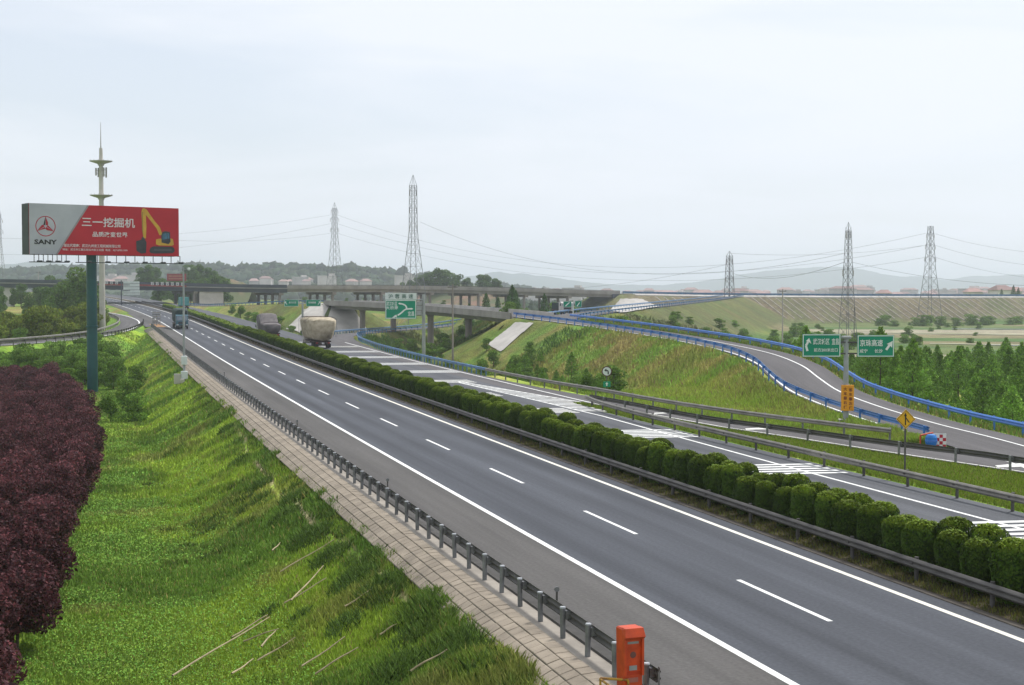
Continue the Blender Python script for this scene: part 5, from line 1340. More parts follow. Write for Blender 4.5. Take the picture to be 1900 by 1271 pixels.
# ------------------------------------------------------------------ emergency telephone
PX, PY = cam_pt(1172, 31.4); pz = -.2
EP = empty('emergency_phone', (PX, PY, pz), R(6)); tag(EP, 'orange emergency telephone pillar on the paved verge beside the end of the near guardrail', 'telephone')
hgt = 2.02
def taper(x, y, z0, z1, w0, d0, w1, d1, r=.03): return [[(x - w_ / 2, y - d_ / 2, z), (x + w_ / 2, y - d_ / 2, z), (x + w_ / 2, y + d_ / 2, z), (x - w_ / 2, y + d_ / 2, z)] for (z, w_, d_) in ((z0, w0, d0), (z1, w1, d1), (z1 + r, w1 - .05, d1 - .05))]
body = MB()
body.loft(taper(0, .06, -.3, hgt - .08, .42, .30, .46, .36)); body.build('housing', M_ORANGE, EP)
MB().loft([[(-.235, -.17, hgt - .28), (.235, -.17, hgt - .28), (.235, .0, hgt - .28), (-.235, .0, hgt - .28)], [(-.235, -.24, hgt - .22), (.235, -.24, hgt - .22), (.235, .0, hgt - .1), (-.235, .0, hgt - .1)], [(-.21, -.18, hgt - .04), (.21, -.18, hgt - .04), (.21, .0, hgt - .04), (-.21, .0, hgt - .04)]]).build('hood', M_ORANGE, EP)
for x in (-.205, .205): MB().box((x, -.13, hgt - .66), (.05, .10, .80)).build('cheek', M_ORANGE, EP)
rc = MB().box((0, -.098, hgt - .68), (.34, .02, .74)).build('recess_panel', M_ORANGED, EP)
MB().box((0, -.112, hgt - .36), (.26, .012, .05)).build('name_plate', M_POLE, rc)
MB().prism([(.07 * math.cos(6.2832 * i / 16), hgt - .62 + .07 * math.sin(6.2832 * i / 16)) for i in range(16)], -.118, -.105).build('speaker_grille', mat('grille_grey', (.14, .06, .05), None, 3, .6), rc)
MB().box((0, -.114, hgt - .90), (.18, .014, .10)).build('instruction_plate', M_POLE, rc)
MB().box((.0, -.112, hgt - 1.16), (.24, .012, .10)).build('notice', mat('notice_faded', (.34, .12, .09), None, 3, .6), EP)
hr = empty('access_handrail', (PX - .45, PY - .1, pz), R(-30)); tag(hr, 'rusty yellow handrail left of the orange telephone pillar', 'handrail')
for (x, y) in ((-.28, .12), (-.28, -.75), (.32, .12), (.05, -.35)): MB().tube((x, y, -.6), (x, y, .88), .025, .025, 8).build('post', M_RAILY, hr)
MB().tube((-.28, .12, .88), (.32, .12, .88), .028, .028, 8).build('top_bar', M_RAILY, hr); MB().tube((-.28, .12, .86), (.32, -.75, .80), .026, .026, 8).build('top_bar', M_RAILY, hr)

# ------------------------------------------------------------------ vehicles (local +Y is forward)
def wheels(root, xs, ys, r=.52, wd=.32, z=.52):
    tm = MB().lathe([(r * .62, -wd / 2), (r * .95, -wd / 2), (r, -wd * .35), (r, wd * .35), (r * .95, wd / 2), (r * .62, wd / 2)], (0, 0, 0), 20).mesh('tyre', M_TYRE)
    rm = MB().lathe([(.06, -wd * .36), (r * .3, -wd * .36), (r * .62, -wd * .42), (r * .64, wd * .42), (r * .3, wd * .36), (.06, wd * .36)], (0, 0, 0), 16).mesh('rim', M_RIM)
    for y in ys:
        for x in xs:
            wq = obj('wheel', rm, root, (x, y, z)); wq.rotation_euler = (0, R(90), 0)
            obj('tyre', tm, wq)
def cab(root, y0, m, wd=2.42, h=2.75, ln=2.1, z0=.55):
    """flat-fronted lorry cab whose front is at y0"""
    x = wd / 2
    prof = [(y0 - ln, z0), (y0 - .05, z0), (y0, z0 + .5), (y0 - .02, z0 + 1.15), (y0 - .28, h - .15), (y0 - .5, h), (y0 - ln, h + .05)]
    b = MB(); n = len(prof)
    rings = [[(xx, p_[0], p_[1]) for p_ in prof] for xx in (-x, -x + .06, x - .06, x)]
    b.loft(rings); c = b.build('cab', m, root)
    MB().add([(-x + .14, y0 - .0, z0 + 1.2), (x - .14, y0 - .0, z0 + 1.2), (x - .2, y0 - .25, h - .24), (-x + .2, y0 - .25, h - .24)], [(0, 1, 2, 3)]).build('windscreen', M_GLASS, c)
    for s in (-1, 1):
        MB().add([(s * (x + .012), y0 - .35, z0 + 1.2), (s * (x + .012), y0 - 1.25, z0 + 1.2), (s * (x + .012), y0 - 1.25, h - .35), (s * (x + .012), y0 - .55, h - .35)], [(0, 1, 2, 3)]).build('side_window', M_GLASS, c)
        MB().rbox((s * (x - .3), y0 + .02, z0 + .28), (.42, .08, .2), .03).build('headlight', M_LIGHTW, c)
        MB().rbox((s * (x + .16), y0 - .12, z0 + 1.5), (.12, .2, .5), .03).build('mirror', M_DKPRINT, c)
    MB().rbox((0, y0 + .02, z0 + .05), (wd - .05, .22, .4), .05).build('bumper', M_DKPRINT, c)
    MB().box((0, y0 + .008, z0 + .72), (wd * .62, .04, .42)).build('grille', M_DKPRINT, c)
    return c
def load(root, name, m, w0, w1, y0, y1, z0, z1, seed, sag=.0, bulge=.12, zfun=None, nu=44, nv=34):
    """tarpaulined load: a bulging, wrinkled rounded block"""
    V, F = [], []
    rng = np.random.default_rng(seed)
    for j in range(nv + 1):
        t = j / nv; y = y0 + (y1 - y0) * t; e = 1 - abs(2 * t - 1) ** 6 * .22
        zt_ = z1 if zfun is None else zfun(t)
        for i in range(nu):
            a = 2 * math.pi * i / nu; c_, s_ = math.cos(a), math.sin(a); p_ = .38
            X = math.copysign(abs(c_) ** p_, c_); Z = math.copysign(abs(s_) ** p_, s_)
            k_ = (Z + 1) / 2; wx = (w0 + (w1 - w0) * k_ ** .7) / 2 * e
            d = bulge * (fbm(np.array([y * 1.3 + 9 * c_]), np.array([3 * s_ + seed]), 1.1, seed, 4)[0] - .5) * 2
            d += bulge * .55 * (fbm(np.array([y * 2.2 + 5 * c_]), np.array([6 * s_ + seed]), .45, seed + 40, 3)[0] - .5) * 2
            V.append((X * (wx + d), y + .10 * s_ * (1 if t > .5 else -1), z0 + (zt_ - z0) * (k_ * (.96 + .04 * math.cos(X * 1.4)) if k_ > .5 else k_) * (1 - .10 * abs(2 * t - 1) ** 4 * k_) + d * .6))
    for j in range(nv):
        for i in range(nu): F.append((j * nu + i, j * nu + (i + 1) % nu, (j + 1) * nu + (i + 1) % nu, (j + 1) * nu + i))
    F += [tuple(range(nu - 1, -1, -1)), tuple(range(nv * nu, nv * nu + nu))]
    me = bpy.data.meshes.new(name); me.from_pydata(V, [], F); me.materials.append(m); me.polygons.foreach_set('use_smooth', np.ones(len(me.polygons), bool))
    return obj(name, me, root)
def ropes(root, w, y0, y1, z0, z1, n=6, parent=None):
    for i in range(n):
        y = y0 + (y1 - y0) * (i + .5) / n
        b = MB(); pts = [(-w / 2 - .08, y, z0), (-w / 2 - .06, y + .1, z1 - .35), (-w / 2 + .4, y + .15, z1 + .06), (0, y, z1 + .1), (w / 2 - .4, y - .1, z1 + .06), (w / 2 + .06, y, z1 - .35), (w / 2 + .08, y, z0)]
        for a, c in zip(pts[:-1], pts[1:]): b.tube(a, c, .02, .02, 5, caps=False)
        b.build('rope', M_CHAS, parent or root)
def lorry(root, ln, bedz=1.15, wd=2.45):
    MB().box((0, -ln / 2 + 2.0, bedz - .12), (wd, ln - 2.4, .22)).build('bed', M_CHAS, root)
    for x in (-.45, .45): MB().box((x, -ln / 2 + 1.2, bedz - .38), (.16, ln - .9, .28)).build('chassis_beam', M_CHAS, root)
    MB().box((0, -ln + 3.15, .55), (2.2, .1, .16)).build('rear_bumper', M_CHAS, root)
    for x in (-.85, .85): MB().rbox((x, -ln + 3.12, .82), (.35, .06, .14), .02).build('tail_light', M_TAIL, root)
    MB().box((0, -ln + 3.19, .80), (.48, .02, .16)).build('number_plate', M_WPRINT, root)
    for x in (-.95, .95): MB().box((x, -ln + 3.3, .45), (.5, .03, .55)).build('mudflap', M_TYRE, root)
def vehicle(name, label, s_, off, flip=False):
    p = MAIN.at(s_, off); o = empty(name, tuple(p), MAIN.heading(s_) + (math.pi if flip else 0)); return tag(o, label, 'truck')
# straw lorry in the second lane of the far carriageway; its origin is 3 m ahead of the middle
V1 = vehicle('straw_truck', 'overloaded truck with a bulging beige straw load under nets, seen from behind', MAIN.sY(215) + 9.2, 16.6)
lorry(V1, 12.0); cab(V1, 4.3, M_CABW); wheels(V1, (-1.05, 1.05), (-7.2, -5.9, 3.0))
ld = load(V1, 'straw_load', M_HAY, 3.0, 4.5, -9.0, 1.8, 1.2, 4.55, 3, bulge=.22); ropes(V1, 4.4, -8.2, 1.2, 1.6, 4.5, 6, ld)
V2 = vehicle('tarpaulin_truck', 'grey tarpaulin truck with a pale cab, load lower at the tail, ahead of straw truck', MAIN.sY(247) + 12.0, 13.2)
lorry(V2, 13.5); cab(V2, 4.2, M_CABW, h=2.9); wheels(V2, (-1.05, 1.05), (-8.6, -7.3, 2.9))
ld = load(V2, 'tarpaulin_load', M_TARP, 2.7, 3.2, -10.4, 1.7, 1.2, 4.0, 5, bulge=.14, zfun=lambda t: 2.75 + 1.55 * float(sst(.42, .62, t))); ropes(V2, 3.1, -9.8, -4, 1.5, 2.8, 4, ld)
V3 = vehicle('blue_truck', 'blue truck with a dark tarpaulin hump, driving towards the camera in the near carriageway', MAIN.sY(305) + 4.3, 1.75, True)
lorry(V3, 12.0); cab(V3, 4.3, M_CABB, h=2.85); wheels(V3, (-1.05, 1.05), (-6.8, -5.5, 3.0))
load(V3, 'tarpaulin_load', M_TARPG, 2.6, 2.95, -8.4, 2.0, 1.2, 4.15, 7, bulge=.1)
V4 = empty('ramp_truck', (89.0, 281.0, float(np.interp(281, RD.p[:, 1], RD.p[:, 2])) + .02), R(-15.6) + math.pi + .25); tag(V4, 'small dark truck with a white cab on the far ramp under the tiny green signs', 'truck')
lorry(V4, 7.5); cab(V4, 3.2, M_CABW, h=2.5); wheels(V4, (-1, 1), (-2.6, 2.0)); MB().rbox((0, -1.5, 1.75), (2.4, 5.0, 1.3), .06).build('cargo_box', M_TARPG, V4)
V5 = vehicle('teal_truck', 'teal truck far off in the far carriageway under the overpass', MAIN.sY(470), 15.5)
lorry(V5, 8.5); cab(V5, 3.4, M_CABT, h=2.7); wheels(V5, (-1, 1), (-3.6, 2.2)); MB().rbox((0, -2.1, 2.4), (2.45, 6.6, 2.6), .06).build('cargo_box', M_CABT, V5)

# ------------------------------------------------------------------ pylons, poles and wires
def pylon(name, label, px, d, zb, ztop, wb, wt, nsec, arms, m, waist=.52, ww=None, rot=.4, t_leg=.11, t_br=.055, peak=True):
    """lattice mast: four legs, X-bracing on every face, cross-arms (height fraction, half length)"""
    x, y = cam_pt(px, d); t_leg *= .62; t_br *= .6; root = empty(name, (x, y, zb), rot); tag(root, label, 'pylon', None)
    h = ztop - zb; ww = ww or wt * 1.35
    def half(t): return (wb + (ww - wb) * (t / waist) if t < waist else ww + (wt - ww) * (t - waist) / (1 - waist)) / 2
    ts = [0]; st = 1.0
    for i in range(nsec): ts.append(ts[-1] + st); st *= .93
    ts = [q / ts[-1] * (.93 if peak else 1.0) for q in ts]
    cr = [(-1, -1), (1, -1), (1, 1), (-1, 1)]
    def P(c, t): q = half(t); return (c[0] * q, c[1] * q, t * h)
    for c in cr:
        b = MB()
        for t0, t1 in zip(ts[:-1], ts[1:]): b.tube(P(c, t0), P(c, t1), t_leg, t_leg, 5, caps=False)
        if peak: b.tube(P(c, ts[-1]), (0, 0, h), t_leg * .7, t_leg * .5, 5)
        b.build('leg', m, root)
    for k_ in range(4):
        b = MB(); c0, c1 = cr[k_], cr[(k_ + 1) % 4]
        for t0, t1 in zip(ts[:-1], ts[1:]):
            b.tube(P(c0, t0), P(c1, t1), t_br, t_br, 4, caps=False); b.tube(P(c1, t0), P(c0, t1), t_br, t_br, 4, caps=False); b.tube(P(c0, t1), P(c1, t1), t_br, t_br, 4, caps=False)
        b.build('bracing', m, root)
    for (t, ln) in arms:
        b = MB(); q = half(t)
        for s in (-1, 1):
            tip = (s * (q + ln), 0, t * h + .1)
            for yy in (-q, q):
                b.tube((s * q, yy, t * h), tip, t_br * 1.2, t_br, 4); b.tube((s * q, yy, t * h + 1.1), tip, t_br * 1.2, t_br, 4)
        ar = b.build('cross_arm', m, root)
        for s in (-1, 1): MB().lathe([(.05, -1.5), (.16, -1.3), (.08, -1.1), (.16, -.9), (.08, -.7), (.16, -.5), (.05, 0)], (s * (q + ln), 0, t * h + .1), 8).build('insulator', M_CPOLE, ar)
    return root
def zt_at(py, d): return 8.9 + (542 - py) * d / 2755
pylon('pylon', 'tall pale lattice pylon rising behind the green junction diagram sign', 767, 420, zt_at(608, 420), zt_at(325, 420), 6.9, 1.5, 12, [(.895, .25), (.78, .3), (.665, .35)], M_STEELW, waist=.62, ww=1.75, t_leg=.15, t_br=.06, rot=.27)
pylon('pylon', 'grey lattice pylon standing far behind the overpass above the wooded hill', 621.5, 760, zt_at(532, 760), zt_at(376, 760), 6.2, 1.4, 11, [(.90, 1.2), (.80, 1.6), (.68, 1.4)], M_STEELD, waist=.6, ww=2.4, t_leg=.17, t_br=.08)
pylon('pylon', 'short stubby lattice pylon standing before the left part of the ribbed embankment', 1353, 560, zt_at(592, 560), zt_at(466, 560), 3.4, 1.5, 11, [(.86, .55), (.60, .9)], M_STEELD, waist=.6, ww=2.2, t_leg=.19, t_br=.10, peak=True)
pylon('pylon', 'slim dark lattice pylon directly behind the gore sign pole', 1573, 330, zt_at(652, 330), zt_at(412, 330), 3.2, .8, 14, [(.92, .15), (.63, 1.1)], M_STEELD, waist=.55, ww=1.5, t_leg=.10, t_br=.045)
pylon('pylon', 'wide grey lattice pylon farthest right with three cross-arms', 1725, 600, zt_at(594, 600), zt_at(420, 600), 7.2, 1.5, 11, [(.91, 1.6), (.79, 2.2), (.66, 2.4)], M_STEELD, waist=.55, ww=3.0, t_leg=.17, t_br=.075, peak=False)
x, y = cam_pt(-4, 700)
pylon('pylon', 'thin pylon cut by the left edge of the picture', 1, 700, zt_at(525, 700), zt_at(388, 700), 4.5, 1.0, 10, [(.85, .9), (.7, 1.0)], M_STEELW, t_leg=.13, t_br=.06)
def pole(px, d, y0, y1, r, label, arm=True, m=None):
    x, y = cam_pt(px, d); zb = gz1(x, y); root = empty('utility_pole', (x, y, zb), .3); tag(root, label, 'pole')
    h = zt_at(y0, d) - zb
    MB().tube((0, 0, -.5), (0, 0, h), r, r * .65, 10).build('shaft', m or M_CPOLE, root)
    if arm:
        MB().box((0, 0, h - .5), (1.8, .1, .12)).build('cross_arm', M_GALVD, root)
        for q in (-.8, 0, .8): MB().lathe([(.05, 0), (.09, .06), (.05, .14), (.08, .2), (.03, .28)], (q, 0, h - .44), 8).build('insulator', M_CPOLE, root)
pole(840, 236, 527, 665, .17, 'slender grey-brown utility pole in front of the small ramp bridge', m=M_PIER)
pole(1452, 300, 536, 650, .17, 'pale concrete utility pole left of the green gore signs')
pole(1555, 196, 622, 690, .14, 'short pale pole half hidden behind the left green gore sign', False)
pole(72, 545, 503, 530, .2, 'dark utility pole with a cross-arm standing above the overpass, left of the trees')
pole(1585, 345, 570, 652, .12, 'thin dark pole beside the slim lattice pylon', False, M_GALVD)
def wire(a, b, sag, label, r=.045, n=28):
    pa, pb = np.array(a), np.array(b); bld = MB(); prev = None
    for i in range(n + 1):
        t = i / n; q = pa + (pb - pa) * t; q[2] -= 4 * sag * t * (1 - t)
        if prev is not None: bld.tube(prev, q, r, r, 4, caps=False)
        prev = q
    o = bld.build('power_line', M_WIRE); return tag(o, label, 'wire', 'power lines across the sky')
def wp(px, py, d): x, y = cam_pt(px, d); return (x, y, zt_at(py, d))
WL = 'thin power line strung between the lattice pylons across the pale sky'
for (a, b, sg) in [(wp(-60, 440, 720), wp(621, 398, 760), 5), (wp(-60, 470, 720), wp(620, 414, 760), 6), (wp(330, 446, 740), wp(621, 432, 760), 2),
                   (wp(623, 398, 760), wp(1716, 433, 600), 20), (wp(623, 414, 760), wp(1716, 455, 600), 18), (wp(623, 432, 760), wp(1714, 478, 600), 16),
                   (wp(1353, 470, 560), wp(1717, 455, 600), 2), (wp(1353, 505, 560), wp(1567, 486, 330), 3), (wp(900, 535, 760), wp(1353, 490, 560), 4),
                   (wp(1578, 486, 330), wp(2050, 528, 300), 2.0), (wp(1734, 434, 600), wp(2050, 470, 560), 3), (wp(1736, 456, 600), wp(2050, 496, 560), 3), (wp(1736, 478, 600), wp(2050, 520, 560), 3), (wp(780, 412, 420), wp(1567, 470, 330), 9)]:
    wire(a, b, sg, WL, .035 if a[1] < 450 else .05)

# ------------------------------------------------------------------ dry canes lying on the slope
def unproj(px, py, z):
    a, p_ = R(15.607), R(1.944); v = (((px - 950) / 2755), 1.0, -(py - 635.5) / 2755)
    c, s = math.cos(-p_), math.sin(-p_); v = (v[0], v[1] * c - v[2] * s, v[1] * s + v[2] * c)
    c, s = math.cos(-a), math.sin(-a); v = (v[0] * c - v[1] * s, v[0] * s + v[1] * c, v[2]); t = (z - 8.9) / v[2]
    return v[0] * t, v[1] * t
def on_slope(px, py):
    z = -2.0
    for _ in range(25):
        x, y = unproj(px, py, z); z = .5 * z + .5 * gz1(x, y)
    return Vector((x, y, gz1(x, y)))
CR = .036
CANES = [((520, 1075), (620, 1015)), ((540, 1130), (600, 1065)), ((527, 1135), (606, 1088)), ((430, 1198), (497, 1156)), ((452, 1205), (518, 1182)), ((485, 1215), (512, 1185)), ((320, 1271), (500, 1160)), ((478, 1243), (548, 1200)), ((430, 1268), (470, 1240)), ((640, 1142), (690, 1110)), ((705, 1195), (737, 1175)), ((585, 1268), (665, 1218)), ((762, 1265), (830, 1225)), ((505, 1035), (520, 1020)), ((560, 1255), (640, 1200))]
for i, (a, b) in enumerate(CANES):
    A, B_ = on_slope(*a), on_slope(*b); m = MB(); n = 5; prev = None
    for k_ in range(n + 1):
        q = A.lerp(B_, k_ / n); q.z += .30 + .02 * math.sin(k_ * 1.3 + i)
        if prev is not None: m.tube(prev, q, CR - .003 * k_, CR - .003 * (k_ + 1), 6, caps=False)
        prev = q.copy()
    tag(m.build('dry_cane', M_STICK), 'pale dry cane lying on the near grass slope', 'cane', 'dry canes scattered on the grass slope')

# pale slope paving on the two embankment ends of the small bridge, lying on the ground
def draped(name, quad, m, parent, lift=.18, nu=10, nv=5):
    a, b, c, d = [np.array(q, float) for q in quad]; rows = []
    for i in range(nu + 1):
        t = i / nu; l, r_ = a + (d - a) * t, b + (c - b) * t
        row = []
        for j in range(nv + 1):
            q = l + (r_ - l) * j / nv; row.append((q[0], q[1], gz1(q[0], q[1]) + lift))
        rows.append(row)
    o = slope_sheet(name, rows, m, parent); o.location = (-66, -282, 3.5); return o
def on_ground(px, py, t0=120.0, t1=640.0, st=.5):
    """where the line of sight through a pixel of the photograph first meets the built ground"""
    ax, ay = unproj(px, py, 0.0) if py > 543 else (0, 0); L_ = math.hypot(ax, ay); ux, uy, uz = ax / L_, ay / L_, -8.9 / L_
    t = t0
    while t < t1:
        if 8.9 + uz * t <= gz1(ux * t, uy * t): break
        t += st
    return (ux * t, uy * t, gz1(ux * t, uy * t))
def draped_px(name, quad, m, parent, org, t0, lift=.15, nu=10, nv=6):
    a, b, c, d = [np.array(q, float) for q in quad]; rows = []
    for i in range(nu + 1):
        t = i / nu; l, r_ = a + (d - a) * t, b + (c - b) * t; row = []
        for j in range(nv + 1):
            q = l + (r_ - l) * j / nv; p = on_ground(q[0], q[1], t0); row.append((p[0] - org[0], p[1] - org[1], p[2] + lift - org[2]))
        rows.append(row)
    return slope_sheet(name, rows, m, parent)
draped_px('slope_paving', [(957, 600), (990, 601.5), (929, 655), (905, 641)], M_CONCP, rbg, (66, 282, -3.5), 150, .16, 14, 8)
draped_px('cone_paving', [(1152, 556), (1190, 556), (1222, 571), (1122, 589)], M_CONCP, ab, (199, pA[1] - 13, 0), 300, .3, 16, 10)
draped('slope_paving', [(53.5, 352.5), (49.5, 357.0), (42.5, 349.0), (47.5, 339.0)], M_CONCP, rbg)
draped('slope_paving', [(53.8, 352.0), (58.5, 354.5), (61.5, 343.0), (49.0, 338.0)], M_CONCP, rbg)

# ------------------------------------------------------------------ grass
def blades(X, Y, hgt, wid, cols, rng, lean=.45, zoff=0.0):
    n = len(X); Z = gzat(X, Y) + zoff; a = rng.uniform(0, 6.283, n); la = rng.uniform(0, 6.283, n); l = hgt * lean * rng.uniform(.3, 1.2, n)
    dx, dy = np.cos(a) * wid / 2, np.sin(a) * wid / 2
    B = np.stack([X, Y, Z - .03], 1); lx, ly = np.cos(la) * l, np.sin(la) * l
    D = np.stack([dx, dy, 0 * dx], 1); Mi = B + np.stack([lx * .35, ly * .35, hgt * .6 + .03], 1); T = B + np.stack([lx, ly, hgt + .03], 1)
    V = np.stack([B - D, B + D, Mi + D * .75, T, Mi - D * .75], 1).reshape(-1, 3)
    i = np.arange(n) * 5
    F = np.concatenate([np.stack([i, i + 1, i + 2, i + 4], 1)]); F2 = np.stack([i + 4, i + 2, i + 3, i + 3], 1)
    return V, np.stack([i, i + 1, i + 2, i + 3, i + 4], 1), np.repeat(cols, 5, axis=0)
def grass_obj(name, label, X, Y, hgt, wid, cols, seed, lean=.45, parent=None, zoff=0.0):
    rng = np.random.default_rng(seed); V, F, C = blades(X, Y, hgt, wid, cols, rng, lean, zoff)
    o = obj(name, npmesh(name, V, F, L_GRASS, C=C), parent); return tag(o, label, 'grass', kind='stuff')
rng = np.random.default_rng(5)
def scatter(n, x0, x1, y0, y1, power=1.0):
    u = rng.uniform(0, 1, n); y = 1 / (1 / y0 + u * (1 / y1 - 1 / y0))          # denser nearby
    return rng.uniform(x0, x1, n), y
X, Y = scatter(330000, -6.5, 10.15, 29, 300)
keep = Y < 322; X, Y = X[keep], Y[keep]
off_ = X - MAIN.at(np.array([MAIN.sY(y) for y in np.linspace(20, 320, 80)]))[:, 0][np.clip(((Y - 20) / 300 * 79).astype(int), 0, 79)]
keep = (off_ < -5.12 + .95 * fbm(X * 0, Y, 2.4, 45, 3) * sst(.3, .6, fbm(X * 0, Y, 9, 46, 2))) & (rng.uniform(0, 1, len(X)) > trail(X, Y)); X, Y = X[keep], Y[keep]
c = slope_col(X, Y) * rng.uniform(.75, 1.45, len(X))[:, None]
c = np.where((rng.uniform(0, 1, len(X)) < .05)[:, None], C_DRY * 1.2, c)
dk = sst(.5, .68, fbm(X + .6 * Y, Y, 2.2, 31, 3)) * sst(.30, .62, fbm(X, Y, 14, 41, 2))
h = (.11 + .15 * rng.uniform(0, 1, len(X)) + .30 * dk * rng.uniform(.3, 1, len(X))) * (1 - .35 * sst(5, 1, X))
grass_obj('grass', 'lush grass covering the near embankment slope', X, Y, h, .020 + .00052 * Y, c, 1)
# rank tussocks
tn = 520; tx_c = rng.uniform(3.0, 9.9, tn); ty_c = 1 / (1 / 29 + rng.uniform(0, 1, tn) * (1 / 170 - 1 / 29))
kp = (fbm(tx_c, ty_c, 7, 77, 2) > .47) | (tx_c > 8.6); tx_c, ty_c = tx_c[kp], ty_c[kp]
m_ = 120; X = np.repeat(tx_c, m_) + rng.normal(0, .26, len(tx_c) * m_); Y = np.repeat(ty_c, m_) + rng.normal(0, .26, len(tx_c) * m_)
hh = np.repeat(rng.uniform(.20, .48, len(tx_c)), m_) * rng.uniform(.5, 1.1, len(X)); tone = np.repeat(rng.uniform(.6, 1.35, len(tx_c)), m_)
c = np.tile(np.array([.125, .205, .036]), (len(X), 1)) * tone[:, None] * rng.uniform(.7, 1.4, len(X))[:, None]; c = np.where((rng.uniform(0, 1, len(X)) < .07)[:, None], C_DRY, c)
kp = (X < 10.0) & (trail(X, Y) < .3); grass_obj('tussock_grass', 'tall dark grass tussocks on the upper part of the near slope', X[kp], Y[kp], hh[kp], .018 + .0005 * Y[kp], c[kp], 2, .55)
CL = [(655, 1085, 1.1), (705, 1100, 1.2), (640, 1165, .8), (735, 1252, 1.1), (575, 1000, 1.2), (525, 965, 1.0), (790, 1140, 1.2), (690, 1045, .9), (480, 905, .9), (850, 1205, 1.1), (560, 1150, .6), (610, 1040, 1.0), (820, 1090, .9), (500, 1140, .5), (445, 860, .9), (540, 930, .8), (905, 1245, 1.0), (760, 1190, .8), (420, 800, .8), (620, 960, .7)]
XX, YY, RR = [], [], []
for (a, b, r_) in CL:
    q = on_slope(a, b); m_ = int(700 * r_ * r_); rr = r_ * .8 * np.sqrt(rng.uniform(0, 1, m_)); th = rng.uniform(0, 6.283, m_)
    XX.append(q.x + rr * np.cos(th)); YY.append(q.y + 1.5 * rr * np.sin(th)); RR.append((1 - .5 * (rr / (r_ * .8)) ** 2) * (.30 + .22 * r_))
X, Y, hh = np.concatenate(XX), np.concatenate(YY), np.concatenate(RR)
kp = X < 9.95; X, Y, hh = X[kp], Y[kp], hh[kp]
c = np.tile(np.array([.098, .170, .032]), (len(X), 1)) * rng.uniform(.6, 1.5, len(X))[:, None]
grass_obj('rank_grass', 'soft dark clumps of taller grass among the dry canes on the near slope', X, Y, hh * rng.uniform(.6, 1.15, len(X)), .014 + .0004 * Y, c, 12, .7)
# low broad-leaved ground cover near the belt
n = 80000; X, Y = scatter(n, -5.5, 6.5, 30, 130); kp = fbm(X, Y, 4.2, 99, 3) > .44; X, Y = X[kp], Y[kp]
P = np.stack([X, Y, gzat(X, Y) + rng.uniform(.04, .26, len(X))], 1); N = np.tile(np.array([0, -.2, 1.0]), (len(X), 1))
V, F, C = leaves(P, N, .024 + .00038 * Y, rng, leafcol(len(X), rng, (.150, .270, .042), .6, .25), face=.6)
tag(obj('clover', npmesh('clover', V, F, L_GRASS, C=C)), 'low leafy ground cover on the lower slope beside the purple shrubs', 'ground cover', kind='stuff')
# grass on the strip beside the far carriageway and on the ramp bank
n = 60000; Y = 1 / (1 / 50 + rng.uniform(0, 1, n) * (1 / 112 - 1 / 50)); xl = 36.3 + 0 * Y; xr_ = np.interp(Y, yA, xAl) - .25; X = xl + (xr_ - xl) * rng.uniform(0, 1, n); kp = xr_ > xl
c = np.tile(C_LIME * .72, (n, 1)) * rng.uniform(.6, 1.4, n)[:, None]; c = np.where((rng.uniform(0, 1, n) < .10)[:, None], C_DRY, c)
grass_obj('verge_grass', 'short grass on the strip between the far carriageway and the merging ramp', X[kp], Y[kp], rng.uniform(.08, .24, n)[kp], .026 + .0004 * Y[kp], c[kp], 3)
n = 150000; Y = 1 / (1 / 76 + rng.uniform(0, 1, n) * (1 / 235 - 1 / 76)); xb_ = np.interp(Y, RB.p[:, 1], RB.p[:, 0]); xl = np.maximum(xr3(Y) + .5, xb_ - 22); X = xl + (xb_ - .7 - xl) * rng.uniform(0, 1, n); kp = (xb_ - .7) > xl
kp = kp & ~((Y > 205) & (X > 56)); X, Y = X[kp], Y[kp]; Z = gzat(X, Y)
c = ground_col(X, Y, Z, Z) * rng.uniform(.85, 1.75, len(X))[:, None]; c = np.where((rng.uniform(0, 1, len(X)) < .08)[:, None], C_RUST * 1.1, c)
hb = (.15 + .45 * rng.uniform(0, 1, len(X)) ** 2) * (.5 + fbm(X, Y, 3, 13, 3))
grass_obj('bank_grass', 'rough olive and rusty weeds on the bank below the curving ramp', X, Y, hb, .03 + .0005 * Y, c, 4)
n = 26000; X = None; s_ = MAIN.sY(30) + (rng.uniform(0, 1, n) ** 1.6) * 120; oo = rng.uniform(8.6, 10.85, n); q = MAIN.at(s_, 0); X = q[:, 0] + oo; Y = q[:, 1]
cc = np.where((rng.uniform(0, 1, n) < .5)[:, None], C_DRY * .55, C_OLIVE * .75) * rng.uniform(.6, 1.3, n)[:, None]
V, F, C = blades(X, Y, rng.uniform(.05, .16, n), .03 + 0 * X, cc, rng, .5); V[:, 2] += np.repeat(q[:, 2] + .012 - gzat(X, Y), 5)
tag(obj('median_grass', npmesh('median_grass', V, F, L_GRASS, C=C)), 'sparse dry grass under the median hedge', 'grass', kind='stuff')
n = 30000; s_ = rng.uniform(0, RB.sY(230), n); q = RB.at(s_, 0); nn = np.array([np.interp(s_, RB.s, RB.n[:, k]) for k in (0, 1)]).T; oo = rng.uniform(6.25, 9.5, n); X = q[:, 0] + nn[:, 0] * oo; Y = q[:, 1] + nn[:, 1] * oo
c = np.where((rng.uniform(0, 1, n) < .35)[:, None], C_DRY * .9, C_MID * 1.1) * rng.uniform(.6, 1.4, n)[:, None]
grass_obj('ramp_verge_grass', 'weedy grass along the outer edge of the curving ramp', X, Y, rng.uniform(.1, .42, n), .03 + .0004 * Y, c, 6)

